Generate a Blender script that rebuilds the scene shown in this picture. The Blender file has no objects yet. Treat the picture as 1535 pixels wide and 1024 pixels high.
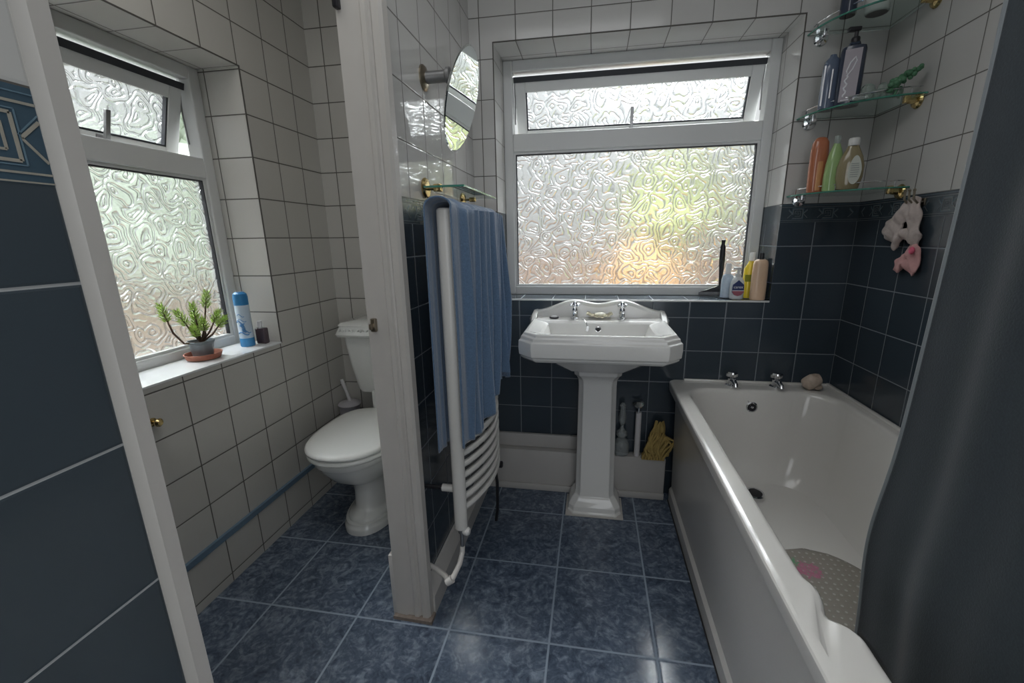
import bpy, bmesh, math, random
from mathutils import Vector, Matrix
random.seed(7)
C = bpy.context.scene.collection
PI = math.pi
# ------------------------------------------------------------------ camera
def make_camera():
    pitch, yaw, roll, f = .2455, -.1702, -.0158, 640.2
    F = Vector((math.sin(yaw)*math.cos(pitch), math.cos(yaw)*math.cos(pitch), -math.sin(pitch)))
    R0 = Vector((math.cos(yaw), -math.sin(yaw), 0)); U0 = R0.cross(F)
    R = R0*math.cos(roll) + U0*math.sin(roll); U = -R0*math.sin(roll) + U0*math.cos(roll)
    cam = bpy.data.cameras.new('camera'); o = bpy.data.objects.new('camera', cam); C.objects.link(o)
    M = Matrix(((R.x, U.x, -F.x, -1.0201), (R.y, U.y, -F.y, -1.9416), (R.z, U.z, -F.z, 1.2179), (0, 0, 0, 1)))
    o.matrix_world = M
    cam.sensor_fit = 'HORIZONTAL'; cam.sensor_width = 36.0; cam.lens = f/1535*36.0
    cam.shift_x = (767.5-778.6)/1535; cam.shift_y = (518.4-512)/1535
    cam.clip_start = .02
    bpy.context.scene.camera = o
make_camera()
# ------------------------------------------------------------------ world, lamps, exposure
sc = bpy.context.scene
sc.view_settings.view_transform = 'Standard'; sc.view_settings.look = 'None'
sc.view_settings.gamma = 1; sc.view_settings.use_curve_mapping = False
sc.view_settings.exposure = 0.42
W_STRENGTH = .80
w = bpy.data.worlds.new('world'); sc.world = w; w.use_nodes = True
nt = w.node_tree; nt.nodes.clear()
wo = nt.nodes.new('ShaderNodeOutputWorld'); bg = nt.nodes.new('ShaderNodeBackground')
tc = nt.nodes.new('ShaderNodeTexCoord'); sp = nt.nodes.new('ShaderNodeSeparateXYZ'); rp = nt.nodes.new('ShaderNodeValToRGB')
nt.links.new(tc.outputs['Generated'], sp.inputs[0]); nt.links.new(sp.outputs['Z'], rp.inputs[0]); nt.links.new(rp.outputs[0], bg.inputs[0]); nt.links.new(bg.outputs[0], wo.inputs[0])
rp.color_ramp.elements[0].position = 0.0; rp.color_ramp.elements[0].color = (.52, .53, .52, 1)
rp.color_ramp.elements[1].position = .5; rp.color_ramp.elements[1].color = (.92, .97, 1.0, 1)
bg.inputs[1].default_value = W_STRENGTH
def area(name, loc, size, power, rot=(0, 0, 0), col=(1, 1, 1), sy=None):
    l = bpy.data.lights.new(name, 'AREA'); l.energy = power; l.color = col; l.size = size
    if sy: l.shape = 'RECTANGLE'; l.size_y = sy
    o = bpy.data.objects.new(name, l); C.objects.link(o); o.location = loc; o.rotation_euler = rot
    return o
def aim(o, t):
    o.rotation_euler = (Vector(t)-o.location).to_track_quat('-Z', 'Y').to_euler(); return o
area('bathroom_fill_light', (-1.12, -1.25, 2.36), .9, 4.2, col=(.97, .98, 1))  # fill lamp added to lift the bathroom against the bright windows
area('toilet_room_fill_light', (-1.95, -1.1, 2.36), .5, 2.2, col=(1, .98, .94))  # second fill lamp, added to brighten the toilet room
area('rear_fill_light', (-.75, -2.58, 1.35), .8, 7.0, rot=(PI/2, 0, 0), col=(.92, .96, 1), sy=1.8)  # fill lamp added behind the camera to brighten the near surfaces
aim(area('sky_fill_bathroom_window', (-.3, 2.5, 3.7), 1.8, 520, col=(.93, .97, 1)), (-.85, .1, 1.45))  # area lamp added outside to brighten reveals and sill through the glass
aim(area('sky_fill_toilet_window', (-4.9, -.6, 3.6), 1.8, 380, col=(.93, .97, 1)), (-2.4, -.8, 1.3))  # area lamp added outside, brightens the toilet room through its window
# ------------------------------------------------------------------ materials
def newmat(name):
    m = bpy.data.materials.new(name); m.use_nodes = True
    n = m.node_tree.nodes; b = n['Principled BSDF']; return m, m.node_tree, b
def mat(name, col, rough=.5, metal=0, noise=0, nscale=30, bump=0, bscale=60, trans=0, ior=1.45, sheen=0, coat=0, alpha=1):
    m, t, b = newmat(name)
    b.inputs['Base Color'].default_value = (*col, 1); b.inputs['Roughness'].default_value = rough
    b.inputs['Metallic'].default_value = metal; b.inputs['Transmission Weight'].default_value = trans
    b.inputs['IOR'].default_value = ior; b.inputs['Sheen Weight'].default_value = sheen; b.inputs['Coat Weight'].default_value = coat
    tcn = t.nodes.new('ShaderNodeTexCoord')
    if noise:
        nz = t.nodes.new('ShaderNodeTexNoise'); nz.inputs['Scale'].default_value = nscale; nz.inputs['Detail'].default_value = 4
        t.links.new(tcn.outputs['Object'], nz.inputs['Vector'])
        mx = t.nodes.new('ShaderNodeMix'); mx.data_type = 'RGBA'
        mx.inputs[6].default_value = (*[c*(1-noise) for c in col], 1); mx.inputs[7].default_value = (*[min(1, c*(1+noise)) for c in col], 1)
        t.links.new(nz.outputs['Fac'], mx.inputs[0]); t.links.new(mx.outputs[2], b.inputs['Base Color'])
    if bump:
        nz = t.nodes.new('ShaderNodeTexNoise'); nz.inputs['Scale'].default_value = bscale; nz.inputs['Detail'].default_value = 3
        t.links.new(tcn.outputs['Object'], nz.inputs['Vector'])
        bp = t.nodes.new('ShaderNodeBump'); bp.inputs['Strength'].default_value = bump; bp.inputs['Distance'].default_value = .002
        t.links.new(nz.outputs['Fac'], bp.inputs['Height']); t.links.new(bp.outputs[0], b.inputs['Normal'])
    return m
def mth(t, op, a, b=None, c=None):
    n = t.nodes.new('ShaderNodeMath'); n.operation = op
    for i, v in enumerate((a, b, c)):
        if v is None: continue
        if isinstance(v, (int, float)): n.inputs[i].default_value = v
        else: t.links.new(v, n.inputs[i])
    return n.outputs[0]
def tile_mat(name, col, grout, off, pitch=.15, gw=.0034, rough=.12, vary=.05, pattern=None):
    """glazed tiles laid in the world's axes; a grout line on each multiple of pitch from off, on the two axes in the face's plane"""
    m, t, b = newmat(name)
    g = t.nodes.new('ShaderNodeNewGeometry'); P = t.nodes.new('ShaderNodeSeparateXYZ'); N = t.nodes.new('ShaderNodeSeparateXYZ')
    t.links.new(g.outputs['Position'], P.inputs[0]); t.links.new(g.outputs['True Normal'], N.inputs[0])
    lines = []; cells = []; softs = []
    for i in range(3):
        q = mth(t, 'DIVIDE', mth(t, 'SUBTRACT', P.outputs[i], off[i]), pitch)
        fr = mth(t, 'FRACT', q); cells.append(mth(t, 'FLOOR', mth(t, 'ADD', q, .001)))
        d = mth(t, 'MULTIPLY', mth(t, 'MINIMUM', fr, mth(t, 'SUBTRACT', 1.0, fr)), pitch)
        on = mth(t, 'LESS_THAN', mth(t, 'ABSOLUTE', N.outputs[i]), .5)
        lines.append(mth(t, 'MULTIPLY', mth(t, 'LESS_THAN', d, gw/2), on))
        s = mth(t, 'SUBTRACT', 1.0, mth(t, 'MINIMUM', mth(t, 'DIVIDE', d, gw*1.3), 1.0)); softs.append(mth(t, 'MULTIPLY', s, on))
    gl = mth(t, 'MAXIMUM', mth(t, 'MAXIMUM', lines[0], lines[1]), lines[2])
    so = mth(t, 'MAXIMUM', mth(t, 'MAXIMUM', softs[0], softs[1]), softs[2])
    cv = t.nodes.new('ShaderNodeCombineXYZ')
    for i in range(3): t.links.new(mth(t, 'MULTIPLY', cells[i], mth(t, 'LESS_THAN', mth(t, 'ABSOLUTE', N.outputs[i]), .5)), cv.inputs[i])
    wn = t.nodes.new('ShaderNodeTexWhiteNoise'); t.links.new(cv.outputs[0], wn.inputs['Vector'])
    v = mth(t, 'ADD', mth(t, 'MULTIPLY', wn.outputs['Value'], vary*2), 1-vary)
    base = t.nodes.new('ShaderNodeRGB'); base.outputs[0].default_value = (*col, 1)
    src = base.outputs[0]
    if pattern: src = pattern(t, g, cv)
    sc_ = t.nodes.new('ShaderNodeVectorMath'); sc_.operation = 'SCALE'; t.links.new(src, sc_.inputs[0]); t.links.new(v, sc_.inputs['Scale'])
    mx = t.nodes.new('ShaderNodeMix'); mx.data_type = 'RGBA'; t.links.new(gl, mx.inputs[0]); t.links.new(sc_.outputs[0], mx.inputs[6])
    mx.inputs[7].default_value = (*grout, 1); t.links.new(mx.outputs[2], b.inputs['Base Color'])
    t.links.new(mth(t, 'ADD', mth(t, 'MULTIPLY', gl, .5), rough), b.inputs['Roughness'])
    nz = t.nodes.new('ShaderNodeTexNoise'); nz.inputs['Scale'].default_value = 9; t.links.new(g.outputs['Position'], nz.inputs['Vector'])
    h = mth(t, 'ADD', mth(t, 'MULTIPLY', so, -.9), mth(t, 'MULTIPLY', nz.outputs['Fac'], .35))
    bp = t.nodes.new('ShaderNodeBump'); bp.inputs['Strength'].default_value = .45; bp.inputs['Distance'].default_value = .0016
    t.links.new(h, bp.inputs['Height']); t.links.new(bp.outputs[0], b.inputs['Normal'])
    return m
ZB = 1.3351; ZB0 = ZB-.0705
WHITE = (.50, .495, .475); GRW = (.10, .092, .082)
NAVY = (.036, .049, .062); GRD = (.17, .19, .21)
M = {}
M['tw_bath'] = tile_mat('white_tiles', WHITE, GRW, (0, -.1378, ZB), rough=.13, vary=.02)
M['td_bath'] = tile_mat('navy_tiles', NAVY, GRD, (0, -.1378, 1.1715), rough=.16, vary=.12)
M['tw_back'] = tile_mat('white_tiles_window_wall', WHITE, GRW, (0, .0, ZB), rough=.13, vary=.02)
M['td_back'] = tile_mat('navy_tiles_window_wall', NAVY, GRD, (0, 0, 1.1715), rough=.16, vary=.12)
M['tw_wc'] = tile_mat('white_tiles_toilet_room', (.52, .51, .475), GRW, (-2.234, -.0816, 2.1363), gw=.0042, rough=.16, vary=.02)
M['tw_left'] = tile_mat('white_tiles_toilet_window_wall', (.52, .51, .475), GRW, (-2.463, -.0816, 2.1363), gw=.0042, rough=.13, vary=.02)
M['tw_low'] = tile_mat('white_tiles_low_boxing', (.53, .52, .485), GRW, (0, -.499, .5), pitch=.155, gw=.0042, rough=.16, vary=.02)
M['tw_part'] = tile_mat('white_tiles_partition', WHITE, GRW, (0, -.1135, ZB), rough=.05, vary=.02)
M['td_part'] = tile_mat('navy_tiles_partition', NAVY, GRD, (0, -.1135, 1.1715), rough=.14, vary=.12)
M['tw_near'] = tile_mat('white_tiles_by_doorway', WHITE, GRW, (0, -1.79, ZB), rough=.13)
M['td_near'] = tile_mat('navy_tiles_by_doorway', (.048, .062, .073), (.32, .33, .33), (0, -1.792, 1.187), gw=.0026, rough=.22, vary=.05)
M['border'] = mat('blue_border_tile', (.05, .085, .115), .25, noise=.2, nscale=60, bump=.2)
M['border_far'] = mat('shaded_border_tile', (.036, .052, .064), .2, noise=.3, nscale=60, bump=.2)  # same border tile, its colour darkened for the dimmer far walls
M['line_far'] = mat('shaded_border_line', (.13, .145, .15), .3)  # border line in the darkened colour of the far walls
M['border_line'] = mat('border_gold_line', (.33, .31, .26), .35, noise=.2, nscale=90)
M['border_blue'] = mat('border_pale_blue_line', (.12, .19, .24), .3)
def floor_pattern(t, g, cv):
    ad = t.nodes.new('ShaderNodeVectorMath'); ad.operation = 'ADD'
    wn = t.nodes.new('ShaderNodeTexWhiteNoise'); t.links.new(cv.outputs[0], wn.inputs['Vector'])
    s5 = t.nodes.new('ShaderNodeVectorMath'); s5.operation = 'SCALE'; s5.inputs['Scale'].default_value = 7; t.links.new(wn.outputs['Color'], s5.inputs[0])
    t.links.new(g.outputs['Position'], ad.inputs[0]); t.links.new(s5.outputs[0], ad.inputs[1])
    n1 = t.nodes.new('ShaderNodeTexNoise'); n1.inputs['Scale'].default_value = 13; n1.inputs['Detail'].default_value = 7; n1.inputs['Distortion'].default_value = 2.2; n1.inputs['Roughness'].default_value = .68
    n2 = t.nodes.new('ShaderNodeTexNoise'); n2.inputs['Scale'].default_value = 42; n2.inputs['Detail'].default_value = 5; n2.inputs['Distortion'].default_value = 1.2
    t.links.new(ad.outputs[0], n1.inputs['Vector']); t.links.new(ad.outputs[0], n2.inputs['Vector'])
    f = mth(t, 'ADD', mth(t, 'MULTIPLY', n1.outputs['Fac'], .6), mth(t, 'MULTIPLY', n2.outputs['Fac'], .4))
    r = t.nodes.new('ShaderNodeValToRGB'); t.links.new(f, r.inputs[0]); e = r.color_ramp.elements
    e[0].position = .38; e[0].color = (.042, .058, .088, 1); e[1].position = .66; e[1].color = (.22, .26, .32, 1)
    k = e.new(.50); k.color = (.085, .112, .156, 1)
    return r.outputs[0]
M['floor'] = tile_mat('blue_marbled_floor_tiles', (.05, .08, .14), (.22, .27, .33), (-1.7668, -.2419, 0), pitch=.3216, gw=.0065, rough=.19, vary=.08, pattern=floor_pattern)
M['ceil'] = mat('white_ceiling_paint', (.75, .75, .73), .8)
M['paint'] = mat('cream_gloss_paint', (.47, .45, .42), .32, noise=.05, nscale=14, bump=.35, bscale=25)
M['paintw'] = mat('off_white_paint', (.46, .445, .425), .4, noise=.05, nscale=10, bump=.2)
M['scuff'] = mat('scuffed_floor_edge', (.19, .155, .13), .8, noise=.4, nscale=90)
M['upvc'] = mat('white_window_plastic', (.62, .63, .62), .3)
M['seal'] = mat('dark_rubber_seal', (.035, .038, .045), .6)
M['steel'] = mat('dull_metal', (.3, .3, .3), .35, metal=.9)
M['chrome'] = mat('chrome', (.75, .76, .78), .1, metal=1)
M['brass'] = mat('brass', (.62, .47, .22), .18, metal=1)
M['dbrass'] = mat('aged_brass', (.30, .26, .20), .3, metal=1)
M['cer'] = mat('white_ceramic', (.70, .695, .67), .1, coat=.3)
M['cerwc'] = mat('white_toilet_ceramic', (.68, .69, .665), .12, coat=.3)
M['seat'] = mat('white_seat_plastic', (.72, .73, .705), .22)
M['bath'] = mat('white_bath_enamel', (.62, .605, .57), .14, coat=.3)
M['panel'] = mat('white_bath_panel', (.50, .485, .46), .22)
M['rad'] = mat('white_radiator_paint', (.60, .59, .56), .25)
M['black'] = mat('black_plastic', (.015, .015, .018), .35)
M['dark'] = mat('gap_shade_strip', (.02, .02, .022), .8)
M['mirror'] = mat('mirror_glass', (.86, .90, .88), .015, metal=1)
M['cglass'] = mat('clear_green_glass', (.80, .93, .89), .02, trans=1, ior=1.5)
M['gedge'] = mat('green_glass_edge', (.10, .36, .27), .12, trans=.4)
M['bluestrip'] = mat('blue_tile_trim', (.13, .20, .27), .3, noise=.15, nscale=20)
def pane_mat(name, scale, wscale, lift=1.0):
    m, t, b = newmat(name)
    b.inputs['Base Color'].default_value = (.97, .985, .98, 1); b.inputs['Transmission Weight'].default_value = 1
    b.inputs['IOR'].default_value = 1.45; b.inputs['Roughness'].default_value = .24
    tcn = t.nodes.new('ShaderNodeTexCoord')
    nz = t.nodes.new('ShaderNodeTexNoise'); nz.noise_dimensions = '2D'; nz.inputs['Scale'].default_value = scale; nz.inputs['Detail'].default_value = 1
    t.links.new(tcn.outputs['UV'], nz.inputs['Vector'])
    wv = t.nodes.new('ShaderNodeVectorMath'); wv.operation = 'SCALE'; wv.inputs['Scale'].default_value = .085; t.links.new(nz.outputs['Color'], wv.inputs[0])
    wa = t.nodes.new('ShaderNodeVectorMath'); wa.operation = 'ADD'; t.links.new(tcn.outputs['UV'], wa.inputs[0]); t.links.new(wv.outputs[0], wa.inputs[1])
    vo = t.nodes.new('ShaderNodeTexVoronoi'); vo.voronoi_dimensions = '2D'; vo.inputs['Scale'].default_value = wscale; vo.inputs['Randomness'].default_value = .8
    t.links.new(wa.outputs[0], vo.inputs['Vector'])
    fr = mth(t, 'FRACT', mth(t, 'MULTIPLY', vo.outputs['Distance'], 4.2))
    d = mth(t, 'ABSOLUTE', mth(t, 'SUBTRACT', fr, .5))
    ridge = mth(t, 'SUBTRACT', 1.0, mth(t, 'MINIMUM', mth(t, 'DIVIDE', d, .24), 1.0))
    n2 = t.nodes.new('ShaderNodeTexNoise'); n2.noise_dimensions = '2D'; n2.inputs['Scale'].default_value = scale*9; n2.inputs['Detail'].default_value = 1
    t.links.new(tcn.outputs['UV'], n2.inputs['Vector'])
    h = mth(t, 'ADD', mth(t, 'MULTIPLY', ridge, 1.0), mth(t, 'MULTIPLY', n2.outputs['Fac'], .35))
    bp = t.nodes.new('ShaderNodeBump'); bp.inputs['Strength'].default_value = 1.0; bp.inputs['Distance'].default_value = .0022*lift
    t.links.new(h, bp.inputs['Height']); t.links.new(bp.outputs[0], b.inputs['Normal'])
    cm = t.nodes.new('ShaderNodeMix'); cm.data_type = 'RGBA'; cm.inputs[6].default_value = (.97, .985, .98, 1); cm.inputs[7].default_value = (.52, .55, .55, 1)  # dark refraction lines along the ridges painted into the glass tint
    t.links.new(mth(t, 'MINIMUM', mth(t, 'ADD', mth(t, 'MULTIPLY', ridge, .75), mth(t, 'MULTIPLY', n2.outputs['Fac'], .25)), 1.0), cm.inputs[0]); t.links.new(cm.outputs[2], b.inputs['Base Color'])
    tr_ = t.nodes.new('ShaderNodeBsdfTransparent'); ms = t.nodes.new('ShaderNodeMixShader'); ms.inputs[0].default_value = .80
    out = [n for n in t.nodes if n.type == 'OUTPUT_MATERIAL'][0]
    t.links.new(tr_.outputs[0], ms.inputs[1]); t.links.new(b.outputs[0], ms.inputs[2]); t.links.new(ms.outputs[0], out.inputs[0])
    return m
M['pane'] = pane_mat('patterned_obscure_glass', 11, 13)
M['pane2'] = pane_mat('patterned_obscure_glass_toilet_window', 11, 13)
# ------------------------------------------------------------------ mesh helpers
class MB:
    def __init__(s): s.bm = bmesh.new(); s.mi = 0
    def face(s, vs):
        try: f = s.bm.faces.new(vs)
        except ValueError: return None
        f.material_index = s.mi; return f
    def box(s, x0, x1, y0, y1, z0, z1):
        v = [s.bm.verts.new((x, y, z)) for x in (x0, x1) for y in (y0, y1) for z in (z0, z1)]
        for q in ((0, 1, 3, 2), (4, 6, 7, 5), (0, 4, 5, 1), (2, 3, 7, 6), (0, 2, 6, 4), (1, 5, 7, 3)): s.face([v[i] for i in q])
        return v
    def rbox(s, x0, x1, y0, y1, z0, z1, r=.004, seg=2):
        b2 = bmesh.new(); bmesh.ops.create_cube(b2, size=1)
        for v in b2.verts: v.co = Vector(((x0+x1)/2+v.co.x*(x1-x0), (y0+y1)/2+v.co.y*(y1-y0), (z0+z1)/2+v.co.z*(z1-z0)))
        bmesh.ops.bevel(b2, geom=b2.edges[:], offset=r, segments=seg, affect='EDGES', profile=.5)
        s.merge(b2)
    def merge(s, b2, M4=None):
        mp = {}
        for v in b2.verts: mp[v] = s.bm.verts.new(M4 @ v.co if M4 else v.co)
        for f in b2.faces:
            g = s.face([mp[v] for v in f.verts])
        b2.free()
    def loft(s, rings, cap0=True, cap1=True, closed=True):
        R = [[s.bm.verts.new(p) for p in r] for r in rings]
        n = len(R[0])
        for a, b in zip(R, R[1:]):
            for i in range(n if closed else n-1):
                j = (i+1) % n; s.face([a[i], a[j], b[j], b[i]])
        if cap0 and closed: s.face(R[0][::-1])
        if cap1 and closed: s.face(R[-1])
        return R
    def lathe(s, prof, c=(0, 0, 0), n=24, axis=(0, 0, 1)):
        q = Vector((0, 0, 1)).rotation_difference(Vector(axis).normalized()); c = Vector(c)
        rings = [[c + q @ Vector((max(r, 1e-5)*math.cos(2*PI*i/n), max(r, 1e-5)*math.sin(2*PI*i/n), z)) for i in range(n)] for r, z in prof]
        s.loft(rings)
    def cyl(s, a, b, r, n=16, r2=None):
        a = Vector(a); b = Vector(b); s.lathe([(r, 0), (r if r2 is None else r2, (b-a).length)], a, n, b-a)
    def tube(s, pts, r, n=10, caps=True, ry=None):
        pts = [Vector(p) for p in pts]; rr = r if isinstance(r, (list, tuple)) else [r]*len(pts)
        T = [(pts[min(i+1, len(pts)-1)]-pts[max(i-1, 0)]).normalized() for i in range(len(pts))]
        up = Vector((0, 0, 1)) if abs(T[0].z) < .9 else Vector((1, 0, 0))
        nx = T[0].cross(up).normalized(); rings = []
        for i, p in enumerate(pts):
            nx = (nx - T[i]*nx.dot(T[i])).normalized(); ny = T[i].cross(nx)
            rings.append([p + (nx*math.cos(2*PI*k/n)+ny*math.sin(2*PI*k/n))*rr[i] for k in range(n)])
        s.loft(rings, caps, caps)
    def ball(s, c, r, sub=2, sc=(1, 1, 1)):
        b2 = bmesh.new(); bmesh.ops.create_icosphere(b2, subdivisions=sub, radius=1)
        for v in b2.verts: v.co = Vector((c[0]+v.co.x*r*sc[0], c[1]+v.co.y*r*sc[1], c[2]+v.co.z*r*sc[2]))
        s.merge(b2)
    def grid(s, fn, nu, nv):
        V = [[s.bm.verts.new(fn(i/nu, j/nv)) for j in range(nv+1)] for i in range(nu+1)]
        for i in range(nu):
            for j in range(nv): s.face([V[i][j], V[i+1][j], V[i+1][j+1], V[i][j+1]])
    def build(s, name, mats, parent=None, smooth=35, weld=False):
        if weld: bmesh.ops.remove_doubles(s.bm, verts=s.bm.verts[:], dist=1e-5)
        bmesh.ops.recalc_face_normals(s.bm, faces=s.bm.faces[:])
        me = bpy.data.meshes.new(name); s.bm.to_mesh(me); s.bm.free()
        for m in (mats if isinstance(mats, (list, tuple)) else [mats]): me.materials.append(m)
        if smooth:
            for p in me.polygons: p.use_smooth = True
            me.set_sharp_from_angle(angle=math.radians(smooth))
        o = bpy.data.objects.new(name, me); C.objects.link(o)
        if parent: o.parent = parent; o.matrix_parent_inverse = Matrix.Translation(-parent.location) if not parent.rotation_euler.z else parent.matrix_basis.inverted()
        return o
def thing(name, label, cat, loc=(0, 0, 0), group=None):
    o = bpy.data.objects.new(name, None); C.objects.link(o); o.location = loc; o.empty_display_size = .05
    o['label'] = label; o['category'] = cat
    if group: o['group'] = group
    return o
def tag(o, label, cat, group=None):
    o['label'] = label; o['category'] = cat
    if group: o['group'] = group
    return o
def struct(o, label=None):
    o['kind'] = 'structure'
    if label: o['label'] = label
    return o
def bevel(o, wd, seg=2, ang=35):
    m = o.modifiers.new('bevel', 'BEVEL'); m.width = wd; m.segments = seg; m.limit_method = 'ANGLE'; m.angle_limit = math.radians(ang); return o
def subsurf(o, n=2):
    m = o.modifiers.new('subdivision', 'SUBSURF'); m.levels = n; m.render_levels = n; return o
def solid(o, th, off=0):
    m = o.modifiers.new('solidify', 'SOLIDIFY'); m.thickness = th; m.offset = off; return o
def rr(x0, x1, y0, y1, r, z, m=6, k=10):
    """rounded rectangle loop, m points per corner, k per side; r one radius or four (x1y1, x0y1, x0y0, x1y0)"""
    rs = r if isinstance(r, (list, tuple)) else [r]*4; out = []
    cs = [(x1-rs[0], y1-rs[0], 0), (x0+rs[1], y1-rs[1], 1), (x0+rs[2], y0+rs[2], 2), (x1-rs[3], y0+rs[3], 3)]
    for q, (cx, cy, a) in enumerate(cs):
        arc = [Vector((cx+rs[q]*math.cos((a+i/m)*PI/2), cy+rs[q]*math.sin((a+i/m)*PI/2), z)) for i in range(m+1)]
        out += arc
        nq = (q+1) % 4; nx, ny, na = cs[nq]
        nxt = Vector((nx+rs[nq]*math.cos(na*PI/2), ny+rs[nq]*math.sin(na*PI/2), z))
        for i in range(1, k+1): out.append(arc[-1].lerp(nxt, i/(k+1)))
    return out
def octo(cx, hw, yf, yb, ch, z, chb=.0, ins=None):
    """rectangle with cut front corners (towards -y)"""
    pts = [(cx+hw, yb), (cx-hw, yb), (cx-hw, yf+ch), (cx-hw+ch, yf), (cx+hw-ch, yf), (cx+hw, yf+ch)]
    return [Vector((x, y, z)) for x, y in pts]
# ------------------------------------------------------------------ room shell
WX = -2.313; PX0 = -1.63; PX1 = -1.543; NX = -1.449; H = 2.4; YF = -2.62; YW = .057
def slabs(mb, x0, x1, y0, y1, z0, z1, zones):
    for za, zb, mi in zones:
        a = max(z0, za); b = min(z1, zb)
        if b > a+1e-6: mb.mi = mi; mb.box(x0, x1, y0, y1, a, b)
Z3 = [(0, ZB0, 0), (ZB0, ZB, 1), (ZB, H, 2)]
b = MB(); b.box(WX-.25, .12, YF-.1, .3, -.08, 0); struct(b.build('floor', M['floor'], smooth=0))
b = MB(); b.box(WX-.25, .12, YF-.1, .3, H, H+.08); struct(b.build('ceiling', M['ceil'], smooth=0))
# window wall of the bathroom
wx0, wx1, wz0, wz1 = -1.443, -.28, .945, 1.993; YO = .26
b = MB()
for x0, x1, z0, z1 in ((PX1-.04, wx0, 0, H), (wx1, .0, 0, H), (wx0, wx1, 0, wz0), (wx0, wx1, wz1, H)): slabs(b, x0, x1, 0, YO, z0, z1, Z3)
wb = struct(b.build('wall_back', [M['td_back'], M['border_far'], M['tw_back']], smooth=0))
b = MB(); slabs(b, 0, .1, YF, YO, 0, H, Z3)
wr = struct(b.build('wall_right', [M['td_bath'], M['border_far'], M['tw_bath']], smooth=0))
b = MB(); b.box(WX-.2, PX1-.04, YW, YO, 0, H); struct(b.build('wall_toilet_room_back', M['tw_wc'], smooth=0))
lz0, lz1, ly1, ly0 = .805, 1.845, -.374, -1.40
b = MB()
for y0, y1, z0, z1 in ((YF, ly0, 0, H), (ly1, YW, 0, H), (ly0, ly1, 0, lz0), (ly0, ly1, lz1, H)): b.box(WX-.27, WX, y0, y1, z0, z1)
struct(b.build('wall_left', M['tw_left'], smooth=0))
b = MB(); b.box(WX, WX+.007, ly0-.9, YW, 0, .178); struct(b.build('trim_7', M['tw_low'], smooth=0))
b = MB(); slabs(b, PX0+.012, PX1, -.835, 0, 0, H, Z3)
wp = struct(b.build('wall_partition', [M['td_part'], M['border_far'], M['tw_part']], smooth=0))
b = MB(); b.box(PX0, PX0+.012, -.835, YW, 0, H); struct(b.build('wall_partition_toilet_side', M['tw_wc'], smooth=0))
b = MB(); slabs(b, PX0+.05, NX, YF, -1.643, 0, H, [(0, ZB0, 0), (ZB0, ZB, 1), (ZB, H, 2)])
wn_ = struct(b.build('wall_near', [M['td_near'], M['border'], M['tw_near']], smooth=0))
b = MB(); b.box(WX-.25, .1, YF-.1, YF, 0, H); struct(b.build('wall_front', M['paintw'], smooth=0))
# border relief
def border_relief(parent, fn, u0, u1, z0, nm='border_pattern', ph=0.0, lm='line_far'):
    """fn(u, z, d) -> point on the wall, d = height above it; raised lines: rails, square spirals and crossing diagonals"""
    h = .0705; g = MB(); bl = MB()
    def seg(mb, ua, za, ub, zb_, wd=.0016):
        ua, ub = max(u0, min(u1, ua)), max(u0, min(u1, ub))
        if abs(ua-ub)+abs(za-zb_) < 1e-5: return
        dx, dz = ub-ua, zb_-za; L = math.hypot(dx, dz); px, pz = -dz/L*wd/2, dx/L*wd/2
        q = [(ua+px, za+pz), (ub+px, zb_+pz), (ub-px, zb_-pz), (ua-px, za-pz)]
        mb.loft([[fn(u, z0+z, .0) for u, z in q], [fn(u, z0+z, .0007) for u, z in q]])
    for z, wd in ((.0078, .0016), (.0012, .0012)): seg(g, u0, z, u1, z, wd)
    seg(g, u0, .0585, u1, .0585, .002); seg(bl, u0, .0655, u1, .0655, .001)
    P = .109; k = math.floor((u0-ph)/P)-1
    while ph+k*P < u1:
        ca = ph+k*P; zc = .0332
        for hh, mb, wd in ((.0170, g, .0024), (.0200, bl, .0009), (.0098, g, .0018), (.0035, g, .0013)):
            if ca-hh >= u0 and ca+hh <= u1:
                for s1, s2 in (((-1, -1), (1, -1)), ((1, -1), (1, 1)), ((1, 1), (-1, 1)), ((-1, 1), (-1, -.2))):
                    seg(mb, ca+s1[0]*hh, zc+s1[1]*hh, ca+s2[0]*hh, zc+s2[1]*hh, wd)
        cb = ca+P/2
        for s in (-1, 1):
            if cb+s*.034 > u0 and cb+s*.034 < u1:
                seg(g, cb+s*.034, zc, cb+s*.020, zc+.0135, .0024); seg(g, cb+s*.034, zc, cb+s*.018, zc-.0165, .0018)
                seg(bl, cb+s*.0355, zc+.002, cb+s*.020, zc+.018, .0009)
        k += 1
    o = g.build(nm, M[lm], parent, smooth=0); o2 = bl.build('border_fine_line', M['border_blue'], parent, smooth=0)
border_relief(wn_, lambda u, z, d: Vector((NX+d, u, z)), YF+.01, -1.6435, ZB0, ph=-1.6775, lm='border_line')
border_relief(wp, lambda u, z, d: Vector((PX1+d, u, z)), -.77, -.001, ZB0)
border_relief(wr, lambda u, z, d: Vector((-d, u, z)), -1.3, -.001, ZB0)
border_relief(wb, lambda u, z, d: Vector((u, -d, z)), wx1+.001, -.001, ZB0)
border_relief(wb, lambda u, z, d: Vector((u, -d, z)), PX1+.001, wx0-.001, ZB0)
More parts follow.
